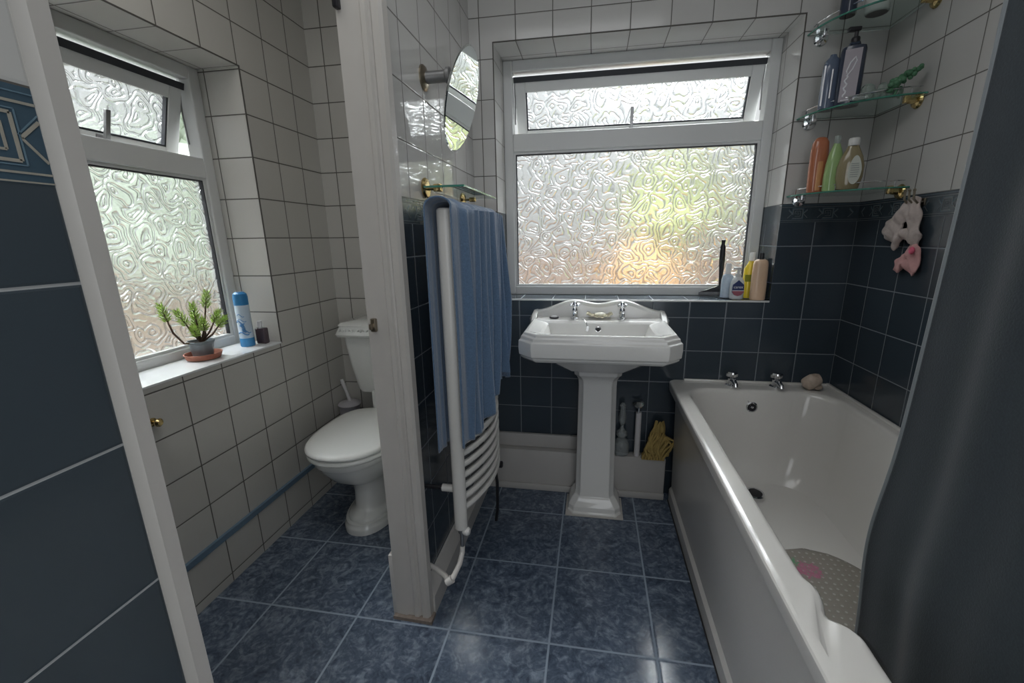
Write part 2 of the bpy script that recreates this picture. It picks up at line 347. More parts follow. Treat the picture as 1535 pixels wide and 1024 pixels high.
# ------------------------------------------------------------------ windows
def uvpane(mb, name, mt, parent, ax):
    o = mb.build(name, mt, parent, smooth=0); me = o.data; uv = me.uv_layers.new(name='UVMap')
    for p in me.polygons:
        for li in p.loop_indices:
            co = me.vertices[me.loops[li].vertex_index].co; uv.data[li].uv = (co[ax], co[2])
    return o
def window(name, fn, a0, a1, z0, z1, mul0, mul1, fw, sash_dz, ang, hand_a, ax, pm):
    """fn(a, d, z): a along the wall, d outward from the frame face. Top-hung sash tilts out at its foot."""
    root = bpy.data.objects.new(name, None); C.objects.link(root); root['kind'] = 'structure'
    def bx(mb, A0, A1, D0, D1, Z0, Z1):
        p = [fn(a, d, z) for a in (A0, A1) for d in (D0, D1) for z in (Z0, Z1)]
        v = [mb.bm.verts.new(q) for q in p]
        for q in ((0, 1, 3, 2), (4, 6, 7, 5), (0, 4, 5, 1), (2, 3, 7, 6), (0, 2, 6, 4), (1, 5, 7, 3)): mb.face([v[i] for i in q])
    f = MB()
    bx(f, a0, a0+fw, 0, .06, z0, z1); bx(f, a1-fw, a1, 0, .06, z0, z1)
    bx(f, a0+fw, a1-fw, 0, .06, z0, z0+.04); bx(f, a0+fw, a1-fw, 0, .06, z1-.045, z1); bx(f, a0+fw, a1-fw, 0, .06, mul0, mul1)
    o = f.build('window_frame', M['upvc'], root, smooth=0); bevel(o, .004, 2)
    # glazing bead and lower pane
    b0, b1 = a0+fw, a1-fw; g = .010
    bd = MB()
    for A0, A1, Z0, Z1 in ((b0, b0+g, z0+.04, mul0), (b1-g, b1, z0+.04, mul0), (b0+g, b1-g, z0+.04, z0+.04+g), (b0+g, b1-g, mul0-g, mul0)): bx(bd, A0, A1, .008, .03, Z0, Z1)
    bd.build('glazing_bead', M['upvc'], root, smooth=0)
    sl = MB(); g2 = .014
    for A0, A1, Z0, Z1 in ((b0+g, b0+g2, z0+.05, mul0-g), (b1-g2, b1-g, z0+.05, mul0-g), (b0+g2, b1-g2, mul0-g2, mul0-g)): bx(sl, A0, A1, .012, .03, Z0, Z1)
    sl.build('rubber_seal', M['seal'], root, smooth=0)
    p = MB(); bx(p, b0+g, b1-g, .022, .028, z0+.04+g, mul0-g); uvpane(p, 'window_pane', pm, root, ax)
    # sash
    top = z1-.045-sash_dz; Hs = (z1-.045)-mul1-.004; ca, sa = math.cos(ang), math.sin(ang)
    def sf(a, d, h):  # h = distance down from sash top, d = out from its inner face
        return fn(a, .03+h*sa+d*ca, top-h*ca+d*sa)
    def sb(mb, A0, A1, D0, D1, h0, h1):
        v = [mb.bm.verts.new(sf(a, d, h)) for a in (A0, A1) for d in (D0, D1) for h in (h0, h1)]
        for q in ((0, 1, 3, 2), (4, 6, 7, 5), (0, 4, 5, 1), (2, 3, 7, 6), (0, 2, 6, 4), (1, 5, 7, 3)): mb.face([v[i] for i in q])
    s0, s1 = b0+.006, b1-.006; sw = .048; st = .045
    s = MB(); sb(s, s0, s0+sw, 0, st, 0, Hs); sb(s, s1-sw, s1, 0, st, 0, Hs); sb(s, s0+sw, s1-sw, 0, st, 0, sw); sb(s, s0+sw, s1-sw, 0, st, Hs-sw, Hs)
    o = s.build('window_sash', M['upvc'], root, smooth=0); bevel(o, .003, 2)
    k = MB(); sb(k, s0-.004, s1+.004, -.004, .02, -.016, .007); sb(k, s0+sw, s0+sw+.006, .004, .02, sw, Hs-sw); sb(k, s1-sw-.006, s1-sw, .004, .02, sw, Hs-sw); sb(k, s0+sw, s1-sw, .004, .02, Hs-sw-.006, Hs-sw)  # seal, its top strip widened to stand for the shadow along the sash
    k.build('sash_seal_and_shade', M['seal'], o, smooth=0)
    p = MB(); sb(p, s0+sw, s1-sw, .018, .024, sw, Hs-sw); uvpane(p, 'sash_pane', pm, o, ax)
    # handle (on the sash's foot rail) and friction stays
    hh = MB(); am = hand_a
    sb(hh, am-.010, am+.010, -.012, 0, Hs-.045, Hs-.006); sb(hh, am-.007, am+.007, -.03, -.012, Hs-.036, Hs-.018)
    sb(hh, am-.007, am+.007, -.036, -.024, Hs-.125, Hs-.02)
    bevel(hh.build('window_handle', M['steel'], o, smooth=0), .002, 2)
    for e, sg in ((s0-.001, -1), (s1+.001, 1)):
        y = MB(); y.tube([fn(e, .04, z1-.06), fn(e, .05, z1-.13), sf(e, .02, Hs*.62)], .004, 6); y.tube([fn(e, .045, mul1+.05), fn(e, .05, z1-.16), fn(e, .045, z1-.06)], .003, 6)
        y.build('friction_stay', M['steel'], root)
    return root
FY = .19
window('window_1', lambda a, d, z: Vector((a, FY+d, z)), wx0, wx1, wz0, wz1, 1.612, 1.69, .042, .030, math.radians(17), -.862, 0, M['pane'])
window('window_2', lambda a, d, z: Vector((-2.487-d, a, z)), ly0, ly1, lz0, lz1, 1.462, 1.532, .045, .028, math.radians(17), -.70, 1, M['pane2'])
# grout beads round the reveals
M['bead'] = mat('dark_grout_bead', (.085, .08, .072), .8)
b = MB()
for x0, x1, z0, z1 in ((wx0-.0035, wx0+.0005, ZB, wz1), (wx1-.0005, wx1+.0035, ZB, wz1), (wx0-.0035, wx1+.0035, wz1-.0005, wz1+.0035)): b.box(x0, x1, -.0008, .003, z0, z1)
struct(b.build('trim_8', M['bead'], smooth=0))
b = MB(); b.box(WX-.003, WX+.0008, ly1-.0005, ly1+.0035, lz0, lz1); b.box(WX-.003, WX+.0008, ly0, ly1+.0035, lz1-.0005, lz1+.0035)
struct(b.build('trim_9', M['bead'], smooth=0))
# white sill edge strips
b = MB(); b.rbox(wx0+.002, wx1-.002, -.004, .004, wz0-.004, wz0+.0035, .0012); struct(b.build('trim_1', M['upvc']))
b = MB(); b.box(WX-.17, WX+.002, ly0+.002, ly1-.002, lz0, lz0+.006); struct(b.build('window_sill_tiles', mat('pale_sill_tiles', (.74, .76, .76), .2, noise=.03), smooth=0))
# ------------------------------------------------------------------ door linings, skirtings, boxing
jb = MB()
prof = [(-1.632, -.835), (-1.632, -.862), (-1.600, -.864), (-1.590, -.861), (-1.572, -.861), (-1.568, -.866), (-1.556, -.866), (-1.552, -.860), (-1.547, -.857), (-1.541, -.866), (-1.524, -.866), (-1.517, -.858), (-1.515, -.835)]
jb.loft([[Vector((x, y, z)) for x, y in prof] for z in (.0, H)])
jo = struct(jb.build('trim_2', M['paint'], smooth=25)); jo['label'] = 'cream gloss door lining on the end of the partition'
s_ = MB(); s_.loft([[Vector((x+dx*.004, y-.003+dy*.004, z)) for x, y, dx, dy in ((-1.637, -.84, -1, 1), (-1.637, -.868, -1, -1), (-1.511, -.872, 1, -1), (-1.511, -.84, 1, 1))] for z in (0, .012)])
s_.build('scuffed_foot', M['scuff'], jo, smooth=0)
lt = MB(); lt.rbox(-1.617, -1.601, -.878, -.864, .975, 1.012, .003); lt.rbox(-1.613, -1.606, -.893, -.876, .984, 1.0, .002)
lt.build('latch', M['dbrass'], jo)
lt = MB(); lt.rbox(-1.630, -1.616, -.880, -.862, 1.745, 1.80, .003); lt.build('catch', M['black'], jo)
jb = MB()
prof = [(NX-.11, -1.643), (NX+.001, -1.643), (NX+.002, -1.640), (NX+.006, -1.635), (NX+.006, -1.620), (NX+.001, -1.616), (NX-.018, -1.616), (NX-.021, -1.604), (NX-.05, -1.604), (NX-.11, -1.604)]
jb.loft([[Vector((x, y, z)) for x, y in prof] for z in (.0, H)])
j2 = struct(jb.build('trim_3', M['paint'], smooth=25)); j2['label'] = 'cream gloss door lining nearest the camera'
b = MB(); b.loft([[Vector((x, y, z)) for x, z in ((PX1, 0), (PX1+.034, 0), (PX1+.034, .07), (PX1+.018, .098), (PX1+.008, .108), (PX1, .11))] for y in (-.835, -.06)])
struct(b.build('baseboard_partition', M['paintw'], smooth=25))
b = MB(); b.rbox(PX0-.018, PX0, -.86, -.1, 0, .235, .004); struct(b.build('baseboard_toilet_room', M['paintw']))
b = MB(); b.box(WX, WX+.012, ly0-.9, YW, .177, .199); struct(b.build('trim_4', M['bluestrip'], smooth=0)); 
# pipe boxing under the window
b = MB(); b.rbox(PX1+.0, -.66, -.055, -.0, 0, .212, .006); struct(b.build('trim_5', M['paintw']))
b = MB(); b.rbox(PX1+.0, -1.06, -.022, -.0, .212, .282, .006); struct(b.build('trim_6', M['paintw']))
b = MB(); b.rbox(PX1+.034, -.66, -.066, -.055, 0, .034, .004); struct(b.build('baseboard_back', M['paintw']))
# ------------------------------------------------------------------ bath
bt = thing('bathtub', 'long white bath with grips along the right wall below the blue curtain', 'bathtub', (-.33, -.85, 0))
def grip(p, amt):
    # the hand grip moulded into the rim of the room side
    if p.x > -.45: return p
    y = -p.y
    g = math.exp(-((y-1.258)/.020)**2)
    wid = .010/(1+math.exp(-(y-1.190)*140))+.026/(1+math.exp(-(y-1.290)*90))
    q = p.copy(); q.x += amt*(wid-.006*g); q.z -= amt*.009*g
    q.z += amt*.005*(math.exp(-((y-1.21)/.020)**2)+math.exp(-((y-1.305)/.022)**2))
    return q
X0, X1, Y0, Y1 = -.658, -.002, -1.70, -.002; KS = 150
rings = [rr(X0-.006, X1, Y0, Y1, .03, .545, k=KS), rr(X0-.009, X1, Y0, Y1, .03, .572, k=KS), rr(X0-.0085, X1, Y0, Y1, .03, .579, k=KS), rr(X0-.006, X1, Y0, Y1, .03, .583, k=KS), rr(X0-.001, X1-.001, Y0, Y1-.001, .03, .5855, k=KS),
         rr(X0+.006, X1-.004, Y0+.02, Y1-.004, .03, .586, k=KS)]
inner = [(-.006, .5862), (.000, .5855), (.005, .5825), (.009, .577), (.013, .565), (.018, .54), (.028, .48), (.040, .40), (.055, .32), (.075, .25), (.105, .212), (.15, .2)]
for k, (d, z) in enumerate(inner):
    rings.append(rr(-.616+d, -.043-d, -1.62+d*3.2, -.104-d*1.0, [.13-d*.1, .10-d*.1, .14, .14], z, k=KS))
rings.append(rr(-.40, -.26, -1.0, -.35, .05, .197, k=KS))
R2 = []
for k, r in enumerate(rings):
    amt = {5: .15, 6: .95, 7: 1, 8: 1, 9: 1, 10: 1, 11: .8, 12: .5, 13: .2}.get(k, 0)
    R2.append([grip(p, amt) for p in r] if amt else r)
b = MB(); b.loft(R2, cap0=False)
b.build('tub', M['bath'], bt, smooth=27)
b = MB(); b.loft([[Vector((x, y, z)) for z, x in ((.565, -.640), (.54, -.640), (.30, -.634), (.075, -.628), (.06, -.638), (.0, -.638), (0, -.60), (.565, -.60))] for y in (-1.69, -.06)])
b.build('bath_panel', M['panel'], bt, smooth=20)
b = MB(); b.box(-.642, -.59, -1.69, -.06, 0, .004)
b.build('gap_shade_strip', M['dark'], bt, smooth=0)  # solid dark strip standing for the shade in the gap under the panel
b = MB(); b.rbox(-.60, -.003, -.016, -.003, .584, .594, .003); b.rbox(-.018, -.003, -1.69, -.003, .584, .596, .004); b.build('sealant_bead', M['bath'], bt)
def bath_tap(cx, cy, z0, par, s=1.0, nm='tap'):
    b = MB()
    b.lathe([(.024*s, 0), (.025*s, .006), (.017*s, .010), (.015*s, .03*s), (.016*s, .034*s)], (cx, cy, z0), 20)
    b.tube([(cx, cy, z0+.024*s), (cx+.0, cy-.03*s, z0+.028*s), (cx, cy-.055*s, z0+.022*s), (cx, cy-.062*s, z0+.012*s)], [.012*s, .011*s, .010*s, .009*s], 12)
    t_ = b.build(nm, M['chrome'], par)
    b = MB()
    n = 24; prof = [(.010, .034), (.013, .040), (.021, .044), (.022, .056), (.017, .063), (.006, .066)]
    rings = []
    for r, z in prof:
        rings.append([Vector((cx+s*r*(1+(.12 if r > .012 else 0)*math.cos(4*2*PI*i/n))*math.cos(2*PI*i/n), cy+s*r*(1+(.12 if r > .012 else 0)*math.cos(4*2*PI*i/n))*math.sin(2*PI*i/n), z0+z*s)) for i in range(n)])
    b.loft(rings); b.build('tap_handle', M['chrome'], t_)
    return t_
bath_tap(-.414, -.058, .585, bt); bath_tap(-.236, -.056, .585, bt)
ov = (-.345, -.124, .516)
b = MB(); b.lathe([(.023, 0), (.023, .003), (.018, .006), (.016, .003), (.006, .003), (.005, .008), (0, .009)], ov, 24, (0, -1, .12)); o = b.build('overflow', M['chrome'], bt)
b = MB(); b.lathe([(.0155, .0045), (.0155, .0052), (.0065, .0052), (.0065, .0045)], ov, 24, (0, -1, .12)); b.build('overflow_slot', M['black'], o)
b = MB(); b.tube([(-.395, -.080, .588), (-.382, -.104, .584), (-.366, -.117, .55), (-.352, -.128, .525)], .0016, 6); b.build('plug_chain', M['steel'], bt)
b = MB(); b.lathe([(.034, 0), (.034, .004), (.026, .006), (.024, .001), (.0, .0015)], (-.358, -.300, .2165), 24, (0, -.15, 1)); o = b.build('waste', M['chrome'], bt)
b = MB(); b.lathe([(.024, .0025), (.024, .0045), (0, .006)], (-.358, -.300, .2165), 24, (0, -.15, 1)); b.build('plug', M['black'], o)
# bath mat
def clampf(x, a, b): return max(a, min(b, x))
b = MB(); nU, nV = 26, 44
mx0, mx1, my0, my1 = -.50, -.12, -1.28, -.60
def matp(u, v):
    x = mx0+(mx1-mx0)*u; y = my1+(my0-my1)*v
    # rounded ends
    e = min(1, v/.42, (1-v)/.42); hwid = math.sqrt(max(0, 1-(1-e)**2)); hwid = .02+.98*hwid
    x = -.31+(x+.31)*hwid
    return Vector((x, y, .207))
b.grid(matp, nU, nV)
def mat_mat():
    m, t, bb = newmat('taupe_bath_mat_with_flowers')
    tcn = t.nodes.new('ShaderNodeTexCoord'); cur = None
    base = t.nodes.new('ShaderNodeRGB'); base.outputs[0].default_value = (.235, .215, .185, 1); cur = base.outputs[0]
    nz = t.nodes.new('ShaderNodeTexNoise'); nz.inputs['Scale'].default_value = 90; nz.inputs['Detail'].default_value = 3; t.links.new(tcn.outputs['Object'], nz.inputs['Vector'])
    vr = t.nodes.new('ShaderNodeTexVoronoi'); vr.inputs['Scale'].default_value = 48; vr.inputs['Randomness'].default_value = .15; t.links.new(tcn.outputs['Object'], vr.inputs['Vector'])
    dot = mth(t, 'LESS_THAN', vr.outputs['Distance'], .20)
    mx = t.nodes.new('ShaderNodeMix'); mx.data_type = 'RGBA'; mx.inputs[0].default_value = .5
    t.links.new(mth(t, 'MULTIPLY', dot, .55), mx.inputs[0]); t.links.new(cur, mx.inputs[6]); mx.inputs[7].default_value = (.50, .48, .43, 1); cur = mx.outputs[2]
    for (cx, cy, r, col) in ((-.338, -.700, .034, (.42, .10, .20)), (-.372, -.672, .016, (.08, .30, .14)), (-.17, -.86, .035, (.36, .28, .42)), (-.40, -1.02, .034, (.42, .10, .20)), (-.2, -1.12, .03, (.08, .30, .14))):
        vm = t.nodes.new('ShaderNodeVectorMath'); vm.operation = 'DISTANCE'; t.links.new(tcn.outputs['Object'], vm.inputs[0]); vm.inputs[1].default_value = (cx, cy, .207)
        dd = mth(t, 'ADD', vm.outputs['Value'], mth(t, 'MULTIPLY', mth(t, 'SUBTRACT', nz.outputs['Fac'], .5), .05))
        mk = mth(t, 'LESS_THAN', dd, r); ring = mth(t, 'LESS_THAN', mth(t, 'PINGPONG', mth(t, 'MULTIPLY', dd, 1.0), .007), .0052)
        mx = t.nodes.new('ShaderNodeMix'); mx.data_type = 'RGBA'; t.links.new(mth(t, 'MULTIPLY', mth(t, 'MULTIPLY', mk, ring), .8), mx.inputs[0]); t.links.new(cur, mx.inputs[6]); mx.inputs[7].default_value = (*col, 1); cur = mx.outputs[2]
    t.links.new(cur, bb.inputs['Base Color']); bb.inputs['Roughness'].default_value = .55
    bp = t.nodes.new('ShaderNodeBump'); bp.inputs['Strength'].default_value = .8; bp.inputs['Distance'].default_value = .002
    t.links.new(mth(t, 'SUBTRACT', 1, vr.outputs['Distance']), bp.inputs['Height']); t.links.new(bp.outputs[0], bb.inputs['Normal'])
    return m
o = b.build('bath_mat', mat_mat(), smooth=60); solid(o, .005, 1)
tag(o, 'taupe rubber bath mat printed with pink flowers, lying in the tub', 'bath mat')
# shell on the corner
b = MB()
n_ = 44; rings = []
for k in range(26):
    v = k/25; h = .066*v**1.1; r0 = (.038*math.sin(PI*(.16+.84*(1-v)**.8))**.9+.002)*(1-.35*v) if v < .98 else .001
    rings.append([Vector((-.118+.016*v+(r0*(1+.10*math.sin(2*a+v*5)+.05*math.sin(5*a-v*9)))*1.15*math.cos(a), -.080+r0*(1+.08*math.sin(3*a))*.85*math.sin(a), .587+h+.006*math.sin(2*a+1)*v)) for a in [2*PI*q/n_ for q in range(n_)]])
b.loft(rings); b.ball((-.085, -.082, .602), .013, 2, (1.4, 1, 1.1))
tag(b.build('seashell', mat('speckled_beige_shell', (.46, .37, .30), .4, noise=.35, nscale=55, bump=.5, bscale=80), smooth=60), 'beige spiral seashell on the back corner of the bath rim', 'seashell')
# ------------------------------------------------------------------ shower curtain
b = MB()
def cur(u, v):
    z = .23+1.85*v; y = -.955-.86*u; f = min(1, u*8)
    x = -.335 + .009*math.sin(u*17+.6*math.sin(v*3))*f*(.5+.5*v) + .004*math.sin(u*41+2+v*2)*f + .004*math.sin(v*9+u*6)*f
    x += .05*u
    w_ = math.exp(-((v-.14)/.10)**2)
    y += .012*math.sin(v*5+1) + (.03*w_*(1-u) if v < .5 else 0)
    if v < .02: x += 0
    return Vector((x-.02*(1-v)*f*math.sin(u*6), y, z))
b.grid(cur, 150, 60)
o = b.build('curtain_cloth', mat('dark_slate_blue_curtain', (.022, .031, .038), .8, noise=.25, nscale=260, bump=.4, bscale=300, sheen=.12), smooth=80); solid(o, .0012)
sc_root = thing('shower_curtain', 'dark slate blue shower curtain hanging inside the bath', 'shower curtain', (-.33, -1.4, .23))
o.parent = sc_root; o.matrix_parent_inverse = Matrix.Translation(-sc_root.location); o.name = 'curtain_cloth'
b = MB(); b.tube([cur(0, j/60)+Vector((0, .002, 0)) for j in range(61)], .0042, 8)
b.build('curtain_hem', mat('pale_curtain_hem', (.16, .18, .19), .6, sheen=.3), sc_root)
b = MB(); b.cyl((-.32, -.6, 2.1), (-.32, -2.0, 2.1), .011); b.cyl((-.32, -.6, 2.1), (-.32, -.6, 2.4), .008)
tag(b.build('curtain_rail', M['chrome']), 'chrome curtain rail hung from the ceiling over the bath', 'curtain rail')
# ------------------------------------------------------------------ pedestal basin
cx = -.992
bs = thing('pedestal_basin', 'white pedestal wash basin with a scrolled upstand below the bathroom window', 'basin', (cx, -.2, 0))
def hexo(hw, yf, ch, z, yb=-.002): return octo(cx, hw, yf, yb, ch, z)
b = MB()
R = [hexo(.13, -.26, .03, .688), hexo(.20, -.325, .04, .740), hexo(.262, -.388, .05, .758), hexo(.285, -.412, .055, .766), hexo(.294, -.421, .055, .776), hexo(.2945, -.4215, .055, .782), hexo(.300, -.427, .055, .787), hexo(.302, -.430, .055, .815), hexo(.301, -.429, .055, .842), hexo(.294, -.423, .055, .846), hexo(.292, -.422, .055, .858), hexo(.284, -.417, .054, .862), hexo(.281, -.415, .054, .870), hexo(.278, -.412, .053, .873),
     hexo(.270, -.402, .052, .873), octo(cx, .264, -.394, -.105, .05, .870)]
R += [octo(cx, .222, -.366, -.117, .045, .862), octo(cx, .212, -.352, -.120, .04, .857), octo(cx, .186, -.332, -.140, .035, .79), octo(cx, .155, -.31, -.165, .03, .742), octo(cx, .05, -.25, -.215, .015, .735)]
b.loft(R)
o = bevel(b.build('basin_bowl', M['cer'], bs, smooth=20), .0025, 2, 18)
# upstand
def crest(x):
    a = abs(x)
    if a < .105: return .934+.0145*(.5-.5*math.cos(PI*a/.105))
    if a < .285: return .9485-.048*(.5-.5*math.cos(PI*(a-.105)/.18))**.9
    return .9005
b = MB(); N_ = 60
def up(i, y, dz=0, ins=0):
    x = -.285+.57*i/N_; return Vector((cx+x*(1-ins), y, crest(x)-dz))
rows = []
for y, dz in ((-.002, .0), (-.016, .0), (-.022, .004), (-.022, .012), (-.0175, .017), (-.0175, .021)):
    rows.append([up(i, y, dz) for i in range(N_+1)])
rows.append([Vector((cx-.285+.57*i/N_, -.024, .870)) for i in range(N_+1)]); rows.append([Vector((cx-.285+.57*i/N_, -.002, .870)) for i in range(N_+1)])
for a, c in zip(rows, rows[1:]+rows[:1]):
    va = [b.bm.verts.new(p) for p in a]; vc = [b.bm.verts.new(p) for p in c]
    for i in range(N_): b.face([va[i], va[i+1], vc[i+1], vc[i]])
for e in (0, N_): b.face([b.bm.verts.new(r[e]) for r in rows])
b.build('basin_upstand', M['cer'], bs, smooth=50, weld=True)
for s in (-1, 1):
    b = MB(); xs = [cx+s*v for v in (.268, .290, .303)]
    b.loft([[Vector((xs[0], -.002, .868)), Vector((xs[0], -.002, .905)), Vector((xs[1], -.002, .900)), Vector((xs[2], -.002, .872)), Vector((xs[2], -.002, .83)), Vector((xs[1], -.002, .82))],
            [Vector((xs[0], -.055, .868)), Vector((xs[0], -.055, .893)), Vector((xs[1], -.055, .888)), Vector((xs[2], -.055, .868)), Vector((xs[2], -.055, .83)), Vector((xs[1], -.055, .82))],
            [Vector((xs[0], -.10, .866)), Vector((xs[0], -.10, .871)), Vector((xs[1], -.10, .866)), Vector((xs[1]+.001*s, -.10, .86)), Vector((xs[1]+.001*s, -.10, .83)), Vector((xs[1], -.10, .82))]])
    bevel(b.build('basin_shoulder', M['cer'], bs, smooth=30), .003, 2)
# pedestal
pcx = -.986
def ped(hw, yf, z, ch=.02, yb=-.085): return octo(pcx, hw, yf, yb, ch, z)
def pstep(hw, yf, z, c=.016, n=.009, yb=-.085):
    """plan with notched front corners"""
    p = [(hw, yb), (-hw, yb), (-hw, yf+c+n), (-hw+n, yf+c), (-hw+c, yf+n), (-hw+c+n*.6, yf), (hw-c-n*.6, yf), (hw-c, yf+n), (hw-n, yf+c), (hw, yf+c+n)]
    return [Vector((pcx+x, y, z)) for x, y in p]
b = MB()
b.loft([pstep(.120, -.236, 0, .018), pstep(.120, -.236, .012, .018), pstep(.116, -.232, .016, .018), pstep(.115, -.231, .038, .018), pstep(.100, -.216, .064, .018), pstep(.088, -.204, .078), pstep(.0855, -.202, .10),
        pstep(.0805, -.198, .60), pstep(.082, -.200, .628), pstep(.090, -.208, .645), pstep(.0985, -.218, .655), pstep(.1005, -.222, .672), pstep(.118, -.240, .692)])
bevel(b.build('pedestal', M['cer'], bs, smooth=30), .003, 2, 22)
b = MB(); b.rbox(pcx-.128, pcx+.128, -.246, -.08, 0, .006, .002); b.build('sealant_bead', M['paint'], bs)
def btap(x):
    b = MB(); y = -.058; z = .870
    b.lathe([(.020, 0), (.020, .005), (.013, .008), (.010, .02), (.0125, .028), (.012, .044), (.008, .05), (.009, .058)], (x, y, z), 18)
    b.tube([(x, y, z+.030), (x, y-.03, z+.036), (x, y-.055, z+.030), (x, y-.060, z+.018)], [.009, .0085, .008, .007], 10)
    t_ = b.build('tap', M['chrome'], bs)
    b = MB()
    for k in range(4):
        a = k*PI/2+.6; b.cyl((x, y, z+.062), (x+.022*math.cos(a), y+.022*math.sin(a), z+.062), .005, 8); b.ball((x+.022*math.cos(a), y+.022*math.sin(a), z+.062), .0065, 1)
    b.lathe([(.010, .054), (.011, .066), (.007, .075), (.0, .077)], (x, y, z), 14)
    b.build('tap_handle', M['chrome'], t_)
btap(-1.092); btap(-.888)
b = MB(); oc = (-.990, -.1305, .838); ax_ = (0, -1, .22); b.lathe([(.0125, 0), (.0125, .003), (.009, .004), (.009, .002)], oc, 20, ax_); o = b.build('overflow', M['chrome'], bs)
b = MB(); b.lathe([(.009, .0021), (.0, .0035)], oc, 16, ax_); b.build('overflow_hole', M['black'], o)
b = MB(); b.tube([(-1.062, -.09, .874), (-1.05, -.11, .874), (-1.040, -.127, .865), (-1.036, -.134, .852)], .0016, 6)
for k in range(3): b.lathe([(.006, -.001), (.006, .001)], (-1.034-.001*k, -.136, .848-.006*k), 10, (0, 1, .2))
b.build('plug_chain', M['chrome'], bs)
b = MB(); b.lathe([(.019, 0), (.021, .003), (.021, .006), (.016, .007)], (-1.184, -.058, .871), 20); pl = tag(b.build('sink_plug', M['black']), 'small black sink plug with a white top lying on the basin ledge', 'plug')
b = MB(); b.lathe([(.015, .0068), (.013, .011), (.0, .013)], (-1.184, -.058, .871), 20); b.build('plug_top', mat('white_plug_top', (.7, .7, .7), .2), pl)
# soap dish and soap
b = MB()
def sd(u, v):
    x = -.058+.116*u; y = -.024+.048*v; e = (2*u-1)**2; f = (2*v-1)**2
    return Vector((-.985+x*(1-.1*f), -.060+y, .876+.014*e+.006*f+.002*math.sin(u*28)))
b.grid(sd, 24, 10); o = b.build('soap_dish', mat('cream_soap_dish', (.74, .68, .50), .3), smooth=70); solid(o, .004, 1)
tag(o, 'cream shell shaped soap dish between the two basin taps', 'soap dish')
b = MB(); b.ball((-.982, -.060, .891), .02, 3, (1.35, .85, .45)); tag(b.build('soap_bar', mat('cream_soap', (.82, .79, .66), .35), smooth=80), 'oval cream soap bar lying in the dish between the taps', 'soap')
# ------------------------------------------------------------------ toilet
tx = -1.982
tl = thing('toilet', 'white close coupled toilet with its lid down in the small room', 'toilet', (tx, -.2, 0))
def oval(hw, yf, yb, z, n=40, e=2.3, cx_=None, sq=0.0):
    cx_ = tx if cx_ is None else cx_
    ym = yb-.5*(yb-yf)*(.95); out = []
    hy1 = yb-ym; hy0 = ym-yf
    for i in range(n):
        a = 2*PI*i/n; c, s = math.cos(a), math.sin(a)
        ee = e if s < 0 else 3.2
        x = math.copysign(abs(c)**(2/ee), c)*hw; y = math.copysign(abs(s)**(2/ee), s)*(hy1 if s > 0 else hy0)
        out.append(Vector((cx_+x, ym+y, z)))
    return out
b = MB()
b.loft([oval(.112, -.515, -.10, 0), oval(.113, -.516, -.10, .022), oval(.110, -.513, -.10, .030), oval(.108, -.508, -.10, .034), oval(.108, -.506, -.10, .046), oval(.098, -.494, -.10, .050), oval(.098, -.492, -.10, .056), oval(.093, -.485, -.10, .064), oval(.080, -.462, -.10, .074), oval(.077, -.450, -.10, .090),
        oval(.077, -.445, -.10, .16), oval(.084, -.452, -.09, .20), oval(.105, -.50, -.08, .235), oval(.135, -.555, -.07, .275), oval(.158, -.595, -.05, .325), oval(.166, -.612, -.04, .352), oval(.170, -.616, -.04, .358), oval(.174, -.622, -.04, .364), oval(.176, -.625, -.04, .385), oval(.172, -.620, -.04, .390)])
b.build('toilet_pan', M['cerwc'], tl, smooth=50)
b = MB(); b.loft([oval(.180, -.632, -.16, .391), oval(.184, -.638, -.158, .396), oval(.184, -.638, -.158, .408), oval(.181, -.634, -.16, .412)]); b.build('seat_ring', M['seat'], tl, smooth=50)
b = MB(); b.loft([oval(.180, -.634, -.15, .414), oval(.186, -.642, -.148, .419), oval(.187, -.643, -.147, .428), oval(.180, -.634, -.152, .436), oval(.165, -.615, -.165, .4405), oval(.12, -.55, -.22, .443), oval(.05, -.45, -.3, .4445)]); b.build('seat_lid', M['seat'], tl, smooth=60)
for s in (-1, 1):
    b = MB(); b.cyl((tx+s*.075-.018, -.142, .412), (tx+s*.075+.018, -.142, .412), .011, 14); b.cyl((tx+s*.075, -.142, .388), (tx+s*.075, -.142, .412), .009, 12); b.build('seat_hinge', M['chrome'], tl)
b = MB(); b.rbox(tx-.075, tx+.075, -.150, .05, .30, .52, .012); b.build('cistern_mount', M['cerwc'], tl)
b = MB(); b.loft([rr(tx-.145, tx+.145, -.135, .050, .03, .508, 4, 2), rr(tx-.152, tx+.152, -.142, .050, .03, .525, 4, 2), rr(tx-.166, tx+.166, -.165, .050, .028, .66, 4, 2), rr(tx-.176, tx+.176, -.178, .050, .025, .79, 4, 2)])
b.build('cistern', M['cerwc'], tl, smooth=40)
b = MB(); b.loft([rr(tx-.182, tx+.182, -.184, .052, .02, .787, 4, 2), rr(tx-.196, tx+.196, -.199, .054, .02, .793, 4, 2), rr(tx-.200, tx+.200, -.203, .055, .02, .803, 4, 2), rr(tx-.196, tx+.196, -.199, .054, .02, .814, 4, 2), rr(tx-.186, tx+.186, -.190, .054, .02, .836, 4, 2), rr(tx-.190, tx+.190, -.192, .054, .02, .845, 4, 2), rr(tx-.180, tx+.180, -.182, .052, .02, .855, 4, 2), rr(tx-.12, tx+.12, -.12, .03, .02, .862, 4, 2)])
lidc = b.build('cistern_lid', M['cerwc'], tl, smooth=40)
b = MB()
for k in range(8):
    x = tx-.155+.31*k/7; b.tube([(x-.016, -.197, .820), (x-.008, -.1985, .829), (x, -.199, .818), (x+.008, -.1985, .829), (x+.016, -.197, .820)], .0028, 6)
b.build('lid_moulding', M['cerwc'], lidc)
